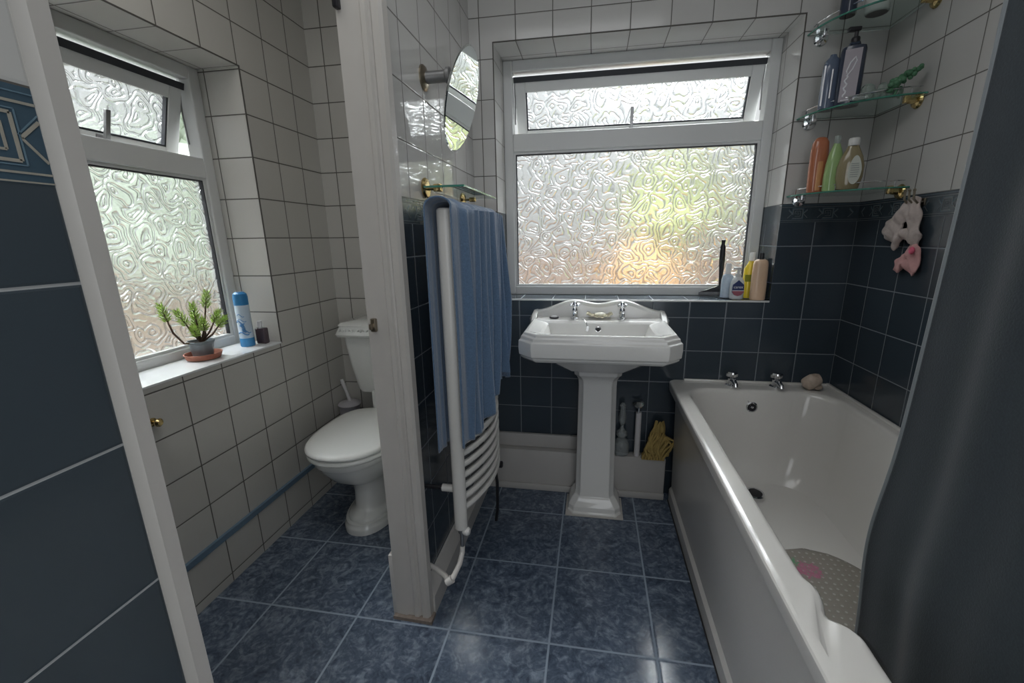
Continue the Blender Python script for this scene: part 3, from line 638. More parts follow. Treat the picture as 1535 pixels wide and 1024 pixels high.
# toilet brush
br = thing('toilet_brush', 'white toilet brush and holder in the corner behind the toilet', 'toilet brush', (-2.262, -.02, 0))
M['brush'] = mat('grey_white_plastic', (.45, .44, .47), .4)
b = MB(); b.lathe([(.045, 0), (.048, .01), (.046, .30), (.050, .38), (.048, .385), (.02, .385)], (-2.262, -.02, 0), 24); b.build('brush_holder', M['brush'], br)
b = MB(); b.lathe([(.056, .0), (.058, .006), (.05, .014), (.02, .02)], (-2.252, -.03, .392), 24); b.build('holder_lid', M['brush'], br)
b = MB(); b.tube([(-2.255, -.02, .41), (-2.265, -.025, .46), (-2.277, -.03, .51), (-2.282, -.03, .528)], [.010, .008, .010, .008], 10); b.build('brush_handle', mat('white_brush_handle', (.66, .65, .66), .35), br)
# ------------------------------------------------------------------ window sill of the toilet room: plant, saucer, can, bottle
SZ = lz0+.006
px_, py_ = -2.412, -.650
b = MB(); b.lathe([(.040, 0), (.052, .003), (.058, .018), (.060, .022), (.056, .022), (.050, .008), (.0, .007)], (px_, py_, SZ), 32)
tag(b.build('plant_saucer', mat('terracotta', (.33, .12, .075), .6, noise=.15)), 'terracotta saucer under the plant pot on the toilet room sill', 'saucer')
pp = thing('potted_plant', 'small spiky green succulent in a grey pot on the toilet room sill', 'plant', (px_, py_, SZ+.008))
b = MB(); b.lathe([(.029, .0), (.031, .003), (.038, .05), (.041, .052), (.042, .060), (.038, .060), (.036, .050)], (px_, py_, SZ+.008), 28); b.build('plant_pot', mat('grey_plastic_pot', (.20, .23, .25), .45), pp)
b = MB(); b.lathe([(.036, .049), (.02, .052), (0, .053)], (px_, py_, SZ+.008), 20); b.build('potting_soil', mat('dark_soil', (.05, .035, .025), .9, noise=.4), pp)
stems = MB(); fol = MB(); Z0_ = SZ+.060
rn = random.Random(3)
stem_defs = [((-.02, -.055, .055), (-.035, -.085, .125)), ((-.01, -.02, .045), (-.02, -.04, .10)), ((.0, .0, .05), (.0, -.005, .118)), ((.005, .02, .05), (.01, .045, .155)), ((.01, .03, .03), (.01, .075, .085)), ((.01, .04, .02), (.01, .095, .062)), ((-.005, .0, .03), (-.02, .01, .075)), ((.015, .01, .03), (.03, -.005, .07)), ((.0, -.01, .02), (.015, -.03, .05))]
for m1, m2 in stem_defs:
    base = Vector((px_, py_, Z0_)); a = base+Vector(m1); e = base+Vector(m2)
    if m1[1] < -.03: a = base+Vector((-.01, -.055, .008)); a2 = base+Vector((-.02, -.078, .05)); path = [base, a, a2, e]
    else: path = [base, a, e]
    stems.tube(path, [.0035]*(len(path)-1)+[.002], 6)
    d = (e-path[-2]).normalized(); L = .060 if m2[2] > .09 else .052
    n1 = d.cross(Vector((.3, .2, 1))).normalized(); n2 = d.cross(n1)
    for k in range(54):
        s = k/53; ang = k*2.4; c0 = e-d*L*.62+d*L*s; rr_ = .029*(1-.55*s)*(.65+.35*min(1, s*4))
        out = (n1*math.cos(ang)+n2*math.sin(ang)); tip = c0+out*rr_*rn.uniform(.7, 1.1)+d*rn.uniform(.010, .022); wv = d.cross(out).normalized()*.0027; mid = c0+out*rr_*.45+d*.003
        q = [fol.bm.verts.new(p) for p in (c0, mid+wv, tip, mid-wv)]; q2 = fol.bm.verts.new(mid+d*.003-out*.001)
        fol.face([q[0], q[1], q2]); fol.face([q[1], q[2], q2]); fol.face([q[2], q[3], q2]); fol.face([q[3], q[0], q2])
stems.build('plant_stem', mat('brown_stem', (.10, .06, .04), .7), pp)
fol.build('foliage', mat('yellow_green_leaves', (.40, .56, .13), .5, noise=.5, nscale=60), pp, smooth=0)
cn = thing('air_freshener_can', 'blue and white air freshener can on the toilet room sill', 'spray can', (-2.400, -.455, SZ))
cc = (-2.400, -.455, SZ)
b = MB(); b.lathe([(.0245, 0), (.026, .002), (.026, .035)], cc, 28); b.build('can_foot', mat('can_blue', (.05, .24, .50), .25, coat=.3), cn)
b = MB(); b.lathe([(.026, .035), (.026, .168), (.023, .174)], cc, 28); cb_ = b.build('can_body', mat('can_pale_blue', (.50, .60, .70), .25, coat=.3), cn)
b = MB(); b.lathe([(.026, .168), (.0265, .172), (.0265, .200), (.024, .212), (.016, .219), (.0, .220)], cc, 28); b.build('can_cap', mat('cap_blue', (.03, .20, .44), .35), cn)
b = MB()
for z, a0_, a1_, rr_ in ((.055, -.9, .6, .0028), (.062, -.2, .9, .002), (.100, -1, .2, .0026), (.108, -.8, .5, .0014), (.128, -.7, .3, .0014), (.085, -.3, .1, .006), (.068, -.1, .2, .005)):
    pts = [(cc[0]+.0262*math.cos(-PI/3+a0_+(a1_-a0_)*k/8), cc[1]+.0262*math.sin(-PI/3+a0_+(a1_-a0_)*k/8), SZ+z+.006*math.sin(k*.7)) for k in range(9)]
    b.tube(pts, rr_, 5)
b.build('label_swirl', mat('label_mid_blue', (.10, .26, .52), .3), cb_)
bo = thing('perfume_bottle', 'dark purple square bottle with a white cap beside the spray can', 'bottle', (-2.365, -.415, SZ))
b = MB(); b.rbox(-2.390, -2.346, -.422, -.396, SZ, SZ+.066, .005, 3); b.build('bottle_body', mat('dark_purple_glass', (.09, .06, .075), .12, trans=.3), bo)
b = MB(); b.cyl((-2.372, -.409, SZ+.066), (-2.372, -.409, SZ+.072), .007); b.cyl((-2.372, -.409, SZ+.072), (-2.372, -.409, SZ+.094), .0090); b.build('bottle_cap', mat('white_plastic_cap', (.72, .72, .73), .3), bo)
# knob and maroon cloth
b = MB(); b.lathe([(.013, 0), (.013, .003), (.006, .005), (.006, .014), (.012, .019), (.013, .025), (.008, .030), (0, .031)], (WX, -.953, .70), 20, (1, 0, 0)); tag(b.build('wall_knob', M['brass']), 'small brass knob on the white tiles under the toilet room window', 'knob')
b = MB()
def mar(u, v):
    a = 2*PI*u; z = 1.46-.84*v; w_ = .012+.062*v**.6; t_ = .010+.026*v**.6
    y = -1.555+w_*math.cos(a)+.015*v; x = -1.655+t_*math.sin(a)*(1+.3*math.sin(a*5+v*3))-.01*math.cos(a*3)*v
    return Vector((x, y, z+.02*math.cos(a)*v))
b.grid(mar, 48, 30); o = b.build('maroon_towel', mat('maroon_cloth', (.085, .022, .035), .9, noise=.2, nscale=120, bump=.6, bscale=200, sheen=.3), smooth=80, weld=True); solid(o, .003, -1)
tag(o, 'dark maroon towel hanging in the toilet room just behind the near door lining', 'towel')
b = MB(); b.rbox(-1.668, -1.640, -1.606, -1.600, 1.44, 1.52, .002); b.box(NX-.11-.11, NX-.10, -1.612, -1.604, 1.44, 1.52); b.tube([(-1.655, -1.602, 1.47), (-1.655, -1.575, 1.462), (-1.655, -1.555, 1.468), (-1.655, -1.55, 1.485)], .004, 8); tag(b.build('coat_hook', M['brass']), 'brass hook behind the near door lining holding the maroon towel', 'hook')
# ------------------------------------------------------------------ heated towel rail, towel, mirror, glass shelf
RX = -1.415; RY0, RY1 = -.800, -.335; RZ0, RZ1 = .315, 1.300
tr = thing('towel_radiator', 'white ladder towel radiator on the partition beside the basin', 'radiator', (RX, -.55, RZ0))
for y in (RY0, RY1):
    b = MB(); b.loft([[Vector((RX+.021*math.cos(a)*s, y+.017*math.sin(a)*s, z)) for a in [2*PI*i/20 for i in range(20)]] for z, s in ((RZ0, .75), (RZ0+.004, 1), (RZ1-.004, 1), (RZ1, .8))]); b.build('radiator_post', M['rad'], tr, smooth=40)
zb = [.385+.0375*k for k in range(9)]+[.80+.0375*k for k in range(5)]+[1.06+.0375*k for k in range(6)]
for z in zb:
    b = MB(); b.tube([(RX+.058*math.sin(PI*k/12)**.8, RY0+(RY1-RY0)*k/12, z) for k in range(13)], .0105, 10); b.build('radiator_bar', M['rad'], tr)
for y, z in ((RY0+.03, .44), (RY1-.03, .44)):
    b = MB(); b.cyl((PX1, y, z), (PX1+.07, y, z), .007, 12); b.build('bracket_rod', M['black'], tr)
    b = MB(); b.cyl((PX1+.062, y, z), (RX, y, z), .0125, 16); b.build('wall_bracket', M['rad'], tr)
b = MB(); b.cyl((RX, RY0, RZ0), (RX, RY0, RZ0-.012), .011); b.cyl((RX, RY0, RZ0-.012), (RX, RY0, .245), .006); b.build('pipe_tail', M['steel'], tr)
b = MB(); b.lathe([(.008, 0), (.013, .006), (.014, .018), (.010, .024), (0, .026)], (RX+.004, RY0, RZ0-.006), 16, (1, -.1, 0)); b.build('radiator_valve', mat('white_valve', (.7, .69, .67), .3), tr)
b = MB(); b.tube([(RX, RY0, .250), (RX, RY0-.004, .230), (RX-.002, RY0-.03, .208), (RX-.012, RY0-.072, .190), (RX-.02, RY0-.085, .182), (RX-.045, RY0-.05, .172), (-1.50, -.822, .168), (-1.532, -.80, .160)], .0085, 12)
b.tube([(RX-.012, RY0-.076, .190), (RX-.03, RY0-.08, .178)], .0125, 12)
b.build('supply_pipe', mat('painted_pipe', (.60, .58, .55), .35), tr)
b = MB(); b.cyl((RX, RY1, RZ0), (RX, RY1, .27), .010); b.lathe([(.014, 0), (.015, .03), (.010, .034)], (RX+.005, RY1, .285), 14, (1, 0, 0)); b.tube([(RX+.004, RY1, .27), (RX+.012, RY1, .20), (RX+.008, RY1+.01, .06), (RX, RY1+.01, .0)], .007, 8); b.build('lower_valve', M['black'], tr)
# towel: drape over the top bars
b = MB()
TY0, TY1 = -.838, -.318
def towel(u, v):
    # u along the rail, v over the drop: 0 back hem .. 1 front hem
    y = TY0+(TY1-TY0)*u
    zt = 1.322; zb0 = .60
    bul = .050*math.sin(PI*clampf((y-RY0)/(RY1-RY0), 0, 1))
    rip = .45*math.sin(u*58)+.3*math.sin(u*103+1.3)+.25*math.sin(u*17)
    if v < .36:
        s = v/.36; z = zb0+(zt-.02-zb0)*s
        return Vector((RX-.040-.008*rip*(1-.6*s), y, z))
    if v < .48:
        s = (v-.36)/.12
        xm = RX-.040+(.072+bul)*(.5-.5*math.cos(PI*s)); return Vector((xm, y, zt-.02+.022*math.sin(PI*s)+.006*rip*math.sin(PI*s)-.010*math.sin(PI*u)))
    s = (v-.48)/.52
    hem = .622 if u < .28 else .622+.02*(u-.28)
    z = (zt-.02)+(hem-(zt-.02))*s
    if u > .22: z += .13*(math.sin(PI*min(1, (u-.22)/.5)*.5))*s**3*(1-.75*max(0, (u-.62)/.38))
    ph = .7*s*s
    w1 = u*58+.8*math.sin(u*7)+ph
    fold = (.0095*math.sin(w1)+.0050*math.sin(u*103+1.3-ph)+.006*math.sin(u*17+ph*3))*(.6+.6*u)
    x = RX+.030+bul*(1-.35*s)+fold*(.5+1.5*min(1, s*2.2))*min(1, .15+u*6)+.010*min(1, u*6)
    yy = y+.006*math.sin(u*58+2.2)*min(1, s*2) + .02*s*(u-.5)
    return Vector((x, yy, z))
b.grid(towel, 300, 130)
o = b.build('bath_towel', mat('blue_terry_cloth', (.085, .145, .235), .95, noise=.35, nscale=220, bump=1.0, bscale=420, sheen=.5), smooth=80); solid(o, .005)
tag(o, 'blue terry bath towel draped over the towel radiator', 'towel')
# mirror
mr = thing('round_mirror', 'round frameless mirror on a short swivel arm above the towel radiator', 'mirror', (PX1, -.55, 1.697))
b = MB(); b.lathe([(.036, 0), (.036, .004), (.030, .009), (.014, .012)], (PX1, -.55, 1.697), 28, (1, 0, 0)); b.build('wall_plate', M['dbrass'], mr)
b = MB(); b.cyl((PX1+.01, -.55, 1.697), (PX1+.075, -.55, 1.697), .017, 20); b.lathe([(.019, 0), (.024, .004), (.024, .014), (.018, .018)], (PX1+.072, -.55, 1.697), 24, (1, 0, 0)); b.build('swivel_arm', M['steel'], mr)
mn = Vector((.95, .025, -.29)).normalized(); mc = Vector((-1.418, -.562, 1.623))
b = MB(); b.tube([(PX1+.085, -.55, 1.697), (-1.445, -.556, 1.665), tuple(mc-mn*.012)], .008, 10); b.lathe([(.03, -.014), (.03, -.005)], tuple(mc), 20, tuple(mn)); b.build('mirror_bracket', M['steel'], mr)
b = MB(); b.lathe([(.141, -.005), (.143, -.002), (.139, .0005), (.0, .0006)], tuple(mc), 72, tuple(mn)); b.build('mirror_glass', M['mirror'], mr, smooth=20)
# glass shelf on the partition
gs = thing('glass_shelf', 'narrow glass shelf on two brass brackets above the towel radiator', 'shelf', (PX1, -.38, 1.375))
b = MB(); b.box(PX1+.012, PX1+.137, -.635, -.205, 1.372, 1.378); b.build('shelf_glass', M['cglass'], gs, smooth=0)
b = MB(); b.box(PX1+.137, PX1+.1385, -.635, -.205, 1.3722, 1.3778); b.box(PX1+.012, PX1+.137, -.6365, -.635, 1.3722, 1.3778); b.build('glass_edge', M['gedge'], gs, smooth=0)
for y in (-.596, -.20):
    b = MB(); b.lathe([(.030, 0), (.031, .004), (.026, .010), (.012, .013)], (PX1, y, 1.376), 28, (1, 0, 0)); b.cyl((PX1+.010, y, 1.376), (PX1+.035, y, 1.376), .008); b.rbox(PX1+.03, PX1+.056, y-.009, y+.009, 1.364, 1.387, .003)
    b.build('shelf_bracket', M['brass'], gs)
# ------------------------------------------------------------------ corner shelves
def corner_shelf(z, lab):
    R_ = .262
    t = thing('corner_shelf', lab, 'shelf', (-.1, -.1, z), 'glass corner shelves')
    n = 28; rings = []
    for zz, s in ((z, 1), (z+.006, 1)):
        pts = [Vector((-.004, -.004, zz))]+[Vector((-.004-R_*math.cos(a), -.004-R_*math.sin(a), zz)) for a in [PI/2*i/n for i in range(n+1)]]
        rings.append(pts)
    b = MB(); b.loft(rings); b.build('shelf_glass', M['cglass'], t, smooth=20)
    b = MB(); b.tube([(-.004-(R_+.0015)*math.cos(PI/2*i/n), -.004-(R_+.0015)*math.sin(PI/2*i/n), z+.003) for i in range(n+1)], .0027, 6); b.build('glass_edge', M['gedge'], t)
    b = MB(); rp_ = [(-.012-(R_-.02)*math.cos(PI/2*i/n), -.012-(R_-.02)*math.sin(PI/2*i/n), z+.026) for i in range(n+1)]; b.tube(rp_, .0022, 6)
    for k in (2, 14, 26): b.cyl((rp_[k][0], rp_[k][1], z+.004), rp_[k], .0022, 6)
    b.build('gallery_rail', M['chrome'], t)
    for c, ax__, mt in (((-.222, 0, z-.012), (0, -1, 0), M['chrome']), ((0, -.225, z-.008), (-1, 0, 0), M['brass'])):
        b = MB(); b.lathe([(.024, 0), (.025, .003), (.021, .009), (.010, .012), (.008, .03)], c, 24, ax__)
        e = Vector(c)+Vector(ax__)*.035; b.rbox(e.x-.008, e.x+.008, e.y-.008, e.y+.008, z-.014, z+.012, .002); b.build('shelf_bracket', mt, t)
S1, S2, S3 = 1.918, 1.638, 1.360
corner_shelf(S1, 'highest of the three glass corner shelves, cut off by the photo top')
corner_shelf(S2, 'middle glass corner shelf carrying two dark bottles and a green ornament')
corner_shelf(S3, 'lowest glass corner shelf carrying orange and green bottles')
def flatbottle(name, lab, x, y, z, hw, hd, prof, mt, ang=0, cap=None, capm=None, body='bottle_body', cat='bottle', grp=None):
    """prof: (height, width factor); cap: (radius, h0, h1)"""
    t = thing(name, lab, cat, (x, y, z), grp)
    ca, sa = math.cos(ang), math.sin(ang)
    b = MB(); rings = []
    for h, wf in prof:
        r = []
        for i in range(28):
            a = 2*PI*i/28; c, s = math.cos(a), math.sin(a)
            px = math.copysign(abs(c)**.75, c)*hw*wf; py = math.copysign(abs(s)**.85, s)*hd*min(1, wf*1.15)
            r.append(Vector((x+px*ca-py*sa, y+px*sa+py*ca, z+h)))
        rings.append(r)
    b.loft(rings); bo_ = b.build(body, mt, t, smooth=50)
    if cap:
        b = MB(); b.lathe([(cap[0]*.96, cap[1]), (cap[0], cap[1]+.002), (cap[0], cap[2]-.004), (cap[0]*.85, cap[2]), (0, cap[2])], (x, y, z), 22); b.build('bottle_cap', capm, t)
    return t, bo_
plum = mat('grey_plum_label', (.34, .31, .34), .4); navyb = mat('dark_navy_bottle', (.025, .035, .06), .18, coat=.4)
whiteprint = mat('white_print', (.70, .70, .73), .4)
# middle shelf
z2 = S2+.006
t, o = flatbottle('shampoo_bottle', 'slim dark blue bottle with silver highlights, left on the middle corner shelf', -.222, -.118, z2, .026, .020, [(0, .9), (.004, 1), (.125, 1), (.15, .9), (.162, .45), (.17, .35)], mat('blue_grey_bottle', (.10, .13, .19), .15, coat=.6))
b = MB(); b.tube([(-.2455, -.128, z2+.01), (-.2465, -.128, z2+.06), (-.2455, -.128, z2+.135)], .0035, 8); b.tube([(-.226, -.1385, z2+.03), (-.226, -.1385, z2+.12)], .003, 8); b.build('highlight_stripe', mat('highlight_silver', (.75, .75, .78), .2, metal=.6), t)  # bright strips modelled in place of highlights on the bottle
t, o = flatbottle('pump_bottle', 'dark bottle with a plum label and lettering on the middle corner shelf', -.178, -.155, z2, .036, .024, [(0, .95), (.004, 1), (.165, 1), (.175, .92), (.18, .5), (.19, .4)], navyb, ang=-.35, cap=(.013, .188, .205), capm=M['black'])
ca, sa = math.cos(-.35), math.sin(-.35)
def onlab(u, h, d=.0252): return (-.178+u*ca+d*sa, -.155+u*sa-d*ca, z2+h)
b = MB(); b.loft([[Vector(onlab(u, h, dd)) for u, h in ((-.026, .008), (.020, .008), (.022, .165), (-.024, .165))] for dd in (.0215, .0250)]); lb_ = b.build('bottle_label', plum, o, smooth=0)
b = MB(); pts = [(-.004, .128), (.006, .140), (.010, .128), (.002, .105), (-.010, .088), (-.014, .10), (-.006, .125), (.002, .135)]
b.tube([onlab(u, h) for u, h in pts], .0022, 6)
b.tube([onlab(-.012+.004*math.sin(k*1.5), .088-.0055*k) for k in range(13)], .0026, 6); b.tube([onlab(-.020, .012), onlab(.008, .012)], .002, 6)
b.build('label_script', whiteprint, lb_)
b = MB(); b.cyl((-.178, -.155, z2+.205), (-.178, -.155, z2+.222), .006); b.rbox(-.205, -.168, -.166, -.146, z2+.222, z2+.234, .003); b.build('pump_head', M['black'], t)
# ornament
og = thing('glass_frog_ornament', 'lumpy green and clear glass ornament on the middle corner shelf', 'ornament', (-.1, -.2, z2))
b = MB(); rn = random.Random(5)
for k in range(9): b.ball((-.135+.0085*k+rn.uniform(-.003, .003), -.205-.003*k, z2+.014+.005*(k % 2)), .013, 2)
b.ball((-.137, -.195, z2+.036), .017, 2, (1.2, 1, 1)); b.ball((-.105, -.215, z2+.034), .014, 2); b.build('clear_body', mat('clear_bubbled_glass', (.75, .86, .80), .1, trans=.85, bump=.6, bscale=120), og)
b = MB()
for k in range(44):
    s = (k % 22)/21; b.ball((-.095+.060*s+rn.uniform(-.005, .005), -.236-.026*s+rn.uniform(-.008, .008), z2+.028+.042*s+rn.uniform(-.010, .010)+rn.uniform(-.006, .006)*(1-s)), rn.uniform(.0075, .0115)-.003*s, 2)
b.cyl((-.08, -.236, z2), (-.072, -.236, z2+.03), .004, 8); b.cyl((-.06, -.225, z2), (-.06, -.23, z2+.03), .004, 8)
b.build('green_body', mat('green_bubbled_glass', (.14, .34, .19), .2, trans=.45, bump=.5, bscale=140), og)
b = MB(); b.rbox(-.188, -.150, -.232, -.205, z2, z2+.010, .004); tag(b.build('soap_tray', mat('clear_plastic_tray', (.8, .87, .85), .08, trans=.8)), 'small clear tray between the dark bottle and the green ornament', 'tray')
# lower shelf
z3 = S3+.006
amber = mat('translucent_orange_plastic', (.40, .14, .07), .2, coat=.4); amb2 = mat('orange_gel', (.58, .28, .12), .3, coat=.3)
t, o = flatbottle('orange_bottle', 'tall rounded orange bottle at the window end of the lowest corner shelf', -.222, -.118, z3, .028, .019, [(0, .8), (.004, .9), (.05, .98), (.10, 1.03), (.14, 1.02), (.17, .9), (.185, .6), (.188, .3)], amber)
b = MB(); b.loft([[Vector((-.222+.024*math.cos(a)*f, -.118-.0185*abs(math.sin(a))-.0015, z3+h)) for a in [PI*i/10 for i in range(11)]]+[Vector((-.222+.015*math.cos(a)*f, -.118-.010*abs(math.sin(a)), z3+h)) for a in [PI*(10-i)/10 for i in range(11)]] for h, f in ((.006, .85), (.06, 1), (.095, 1.02), (.105, .9))]); b.build('bottle_label', amb2, o)
grn = mat('pale_green_plastic', (.28, .42, .17), .2, coat=.4)
t, o = flatbottle('green_bottle', 'curved pale green bottle between two orange bottles on the lowest corner shelf', -.188, -.160, z3, .028, .020, [(0, .85), (.004, .95), (.05, 1.0), (.09, .92), (.125, .72), (.15, .42), (.158, .34)], grn, cap=(.0095, .156, .182), capm=mat('clear_grey_cap', (.40, .45, .42), .15, trans=.4))
t, o = flatbottle('white_capped_bottle', 'clear amber bottle with a white cap and oval label on the lowest corner shelf', -.153, -.196, z3, .039, .022, [(0, .7), (.004, .8), (.04, 1.0), (.075, 1.0), (.105, .82), (.128, .55), (.140, .42), (.144, .4)], mat('green_amber_plastic', (.24, .20, .11), .15, coat=.4), ang=-.3, cap=(.0165, .142, .166), capm=mat('white_screw_cap', (.62, .62, .60), .35))
ca, sa = math.cos(-.3), math.sin(-.3)
def onl(u, h, d): return Vector((-.153+u*ca+d*sa, -.196+u*sa-d*ca, z3+h))
b = MB(); b.loft([[onl(.010+.019*math.cos(a)*(1-.25*max(0, math.sin(a))), .062+.046*math.sin(a), dd) for a in [2*PI*i/28 for i in range(28)]] for dd in (.010, .0232)]); l_ = b.build('bottle_label', mat('pale_label', (.50, .52, .46), .4), o, smooth=30)
b = MB()
for k in range(7): b.tube([onl(-.002, .040+.007*k, .0236), onl(.022-.001*abs(k-3), .040+.007*k, .0236)], .0009, 5)
b.build('label_lines', mat('grey_print', (.22, .25, .24), .5), l_)
# top shelf
z1_ = S1+.006
b = MB(); b.lathe([(.030, 0), (.033, .004), (.033, .045), (.030, .05), (0, .051)], (-.118, -.135, z1_), 28); tag(b.build('white_tub', mat('white_plastic_tub', (.66, .66, .64), .3)), 'round white tub on the highest corner shelf, seen from below', 'tub')
b = MB(); b.lathe([(.022, 0), (.024, .004), (.024, .12), (.015, .13)], (-.205, -.135, z1_), 24); b.cyl((-.205, -.135, z1_+.13), (-.205, -.135, z1_+.16), .011); tag(b.build('dark_bottle', navyb), 'dark bottle on the highest corner shelf, its foot just in view', 'bottle')
# hooks and cloths
hk = thing('robe_hook', 'small metal hook with prongs at the top of the dark tiles beside the corner shelves', 'hook', (0, -.325, 1.325))
b = MB(); b.rbox(-.006, 0, -.352, -.300, 1.300, 1.322, .002); b.build('hook_plate', M['dbrass'], hk)
for y in (-.305, -.325, -.347):
    b = MB(); b.tube([(-.004, y, 1.312), (-.022, y, 1.308), (-.034, y, 1.320), (-.036, y, 1.345)], .0032, 8); b.ball((-.036, y, 1.347), .005, 1); b.build('hook_prong', M['dbrass'], hk)
def hung_cloth(name, outline, cen, hole, x0, mt, amp, seed):
    b = MB(); n = 120; L = len(outline)
    rn = random.Random(seed); ph = [rn.uniform(0, 6) for _ in range(4)]
    def op(t):
        t = (t % 1)*L; i = int(t); f = t-i; a, c = outline[i % L], outline[(i+1) % L]; return a[0]+(c[0]-a[0])*f, a[1]+(c[1]-a[1])*f
    a0 = math.atan2(outline[0][1]-cen[1], outline[0][0]-cen[0])
    def fn(u, v):
        oy, oz = op(u); ang = math.atan2(oz-cen[1], oy-cen[0]); hy, hz = cen[0]+hole*math.cos(ang), cen[1]+hole*math.sin(ang)*.8
        y = hy+(oy-hy)*v; z = hz+(oz-hz)*v
        x = x0-amp*math.sin(PI*min(1, .12+v*.86))-.30*amp*math.sin(y*95+z*60+ph[0])-.16*amp*math.sin(z*120-y*170+ph[1])
        return Vector((min(x, -.006), y, z))
    b.grid(fn, n, 16); o = b.build(name, mt, smooth=80, weld=True); return solid(o, .005)
oc1 = [(-.325, 1.330), (-.345, 1.322), (-.362, 1.285), (-.366, 1.245), (-.384, 1.211), (-.376, 1.191), (-.372, 1.165), (-.362, 1.180), (-.339, 1.186), (-.305, 1.199), (-.280, 1.160), (-.268, 1.165), (-.257, 1.184), (-.228, 1.196), (-.190, 1.216), (-.205, 1.251), (-.240, 1.278), (-.272, 1.306), (-.305, 1.324)]
o = hung_cloth('face_cloth', oc1, (-.312, 1.243), .017, -.014, mat('grey_pink_muslin', (.50, .43, .40), .9, noise=.18, nscale=60, bump=.8, bscale=160), .014, 3)
tag(o, 'scrunched pale grey pink cloth with a hole, hanging from the hook', 'cloth')
oc2 = [(-.366, 1.190), (-.388, 1.171), (-.396, 1.125), (-.395, 1.096), (-.376, 1.083), (-.355, 1.096), (-.334, 1.110), (-.315, 1.090), (-.296, 1.088), (-.283, 1.097), (-.291, 1.128), (-.322, 1.152), (-.345, 1.186)]
o = hung_cloth('pink_cloth', oc2, (-.356, 1.135), .001, -.012, mat('pink_cloth', (.62, .35, .34), .9, noise=.22, nscale=45, bump=.6, bscale=160), .013, 6)
tag(o, 'small pink cloth hanging under the grey pink one from the hook', 'cloth')
b = MB(); b.ball((-.032, -.381, 1.163), .011, 2, (.6, 1, 1.1)); r_ = b.build('pink_rosette', mat('hot_pink_ribbon', (.75, .13, .22), .6), None); r_.parent = o
# ------------------------------------------------------------------ things on the bathroom sill
z0 = wz0+.004
sq = thing('squeegee', 'black window squeegee standing handle up at the right end of the bathroom sill', 'squeegee', (-.46, .135, z0))
b = MB(); b.rbox(-.530, -.395, .148, .164, z0, z0+.018, .004); b.build('squeegee_blade', mat('grey_rubber_blade', (.14, .14, .145), .5), sq)
b = MB(); b.loft([[Vector((x, y, z)) for x, z in ((-.528, z0+.018), (-.400, z0+.018), (-.425, z0+.045), (-.442, z0+.055), (-.455, z0+.042), (-.50, z0+.026))] for y in (.150, .162)]); b.build('squeegee_head', M['black'], sq, smooth=20)
b = MB(); b.tube([(-.440, .156, z0+.05), (-.443, .15, z0+.10), (-.446, .142, z0+.16), (-.449, .136, z0+.22), (-.450, .133, z0+.232), (-.450, .132, z0+.25)], [.007, .009, .0125, .0115, .007, .009], 12); b.build('squeegee_handle', M['black'], sq)
t, o = flatbottle('blue_white_bottle', 'small pale blue and white bottle behind the pump soap on the sill', -.428, .095, z0, .026, .016, [(0, .95), (.004, 1), (.08, .95), (.098, .8), (.104, .4)], mat('pale_blue_bottle', (.42, .50, .58), .25, noise=.2, nscale=60), cap=(.012, .104, .150), capm=mat('white_flip_cap', (.68, .68, .68), .3))
t, o = flatbottle('hand_soap_pump', 'clear pump hand soap with a navy and red label on the sill', -.398, .055, z0, .029, .018, [(0, .9), (.004, 1), (.055, 1.0), (.075, .9), (.09, .6), (.096, .35)], mat('clear_soap_bottle', (.66, .69, .70), .12, trans=.2, coat=.4))
yf = .055-.0188
b = MB(); b.loft([[Vector((x, y, z0+h)) for x, h in ((-.422, .030), (-.412, .018), (-.398, .014), (-.384, .018), (-.374, .030), (-.376, .062), (-.398, .082), (-.420, .062))] for y in (yf+.010, yf)]); l_ = b.build('soap_label', mat('navy_label', (.02, .035, .12), .35), o, smooth=0)
b = MB(); b.loft([[Vector((x, y, z0+h)) for x, h in ((-.4205, .029), (-.411, .0175), (-.398, .0135), (-.385, .0175), (-.3755, .029), (-.3745, .036), (-.4215, .036))] for y in (yf+.009, yf-.0006)]); b.build('label_red_band', mat('dusty_red_label', (.30, .09, .12), .4), l_, smooth=0)
b = MB(); b.box(-.4215, -.3745, yf-.001, yf+.002, z0+.0355, z0+.038); b.build('label_pale_line', whiteprint, l_, smooth=0)
tcu = bpy.data.curves.new('label_text', 'FONT'); tcu.body = 'carex'; tcu.size = .017; tcu.align_x = 'CENTER'; tcu.extrude = .0003; tcu.materials.append(whiteprint)
to = bpy.data.objects.new('label_text', tcu); C.objects.link(to); to.parent = l_; to.location = (-.398, yf-.0012, z0+.047); to.rotation_euler = (PI/2, 0, 0)
bpy.context.view_layer.update(); tm = bpy.data.meshes.new_from_object(to.evaluated_get(bpy.context.evaluated_depsgraph_get())); tm.transform(Matrix.Translation((-.398, yf-.0012, z0+.047)) @ Matrix.Rotation(PI/2, 4, 'X')); bpy.data.objects.remove(to); to = bpy.data.objects.new('label_text', tm); C.objects.link(to); to.parent = l_
b = MB(); b.cyl((-.398, .055, z0+.094), (-.398, .055, z0+.108), .012); b.cyl((-.398, .055, z0+.108), (-.398, .055, z0+.126), .006); b.rbox(-.420, -.388, .047, .061, z0+.126, z0+.136, .003); b.build('pump_head', mat('pale_pump', (.55, .56, .55), .3), t)
yel = mat('yellow_liquid', (.72, .56, .04), .25, coat=.4)
t, o = flatbottle('yellow_bottle', 'yellow bottle with a white cap behind the peach bottle on the sill', -.335, .092, z0, .030, .020, [(0, .9), (.004, 1), (.10, 1), (.128, .95), (.15, .55), (.162, .4)], yel, cap=(.0135, .160, .196), capm=mat('white_ribbed_cap', (.72, .72, .68), .35))
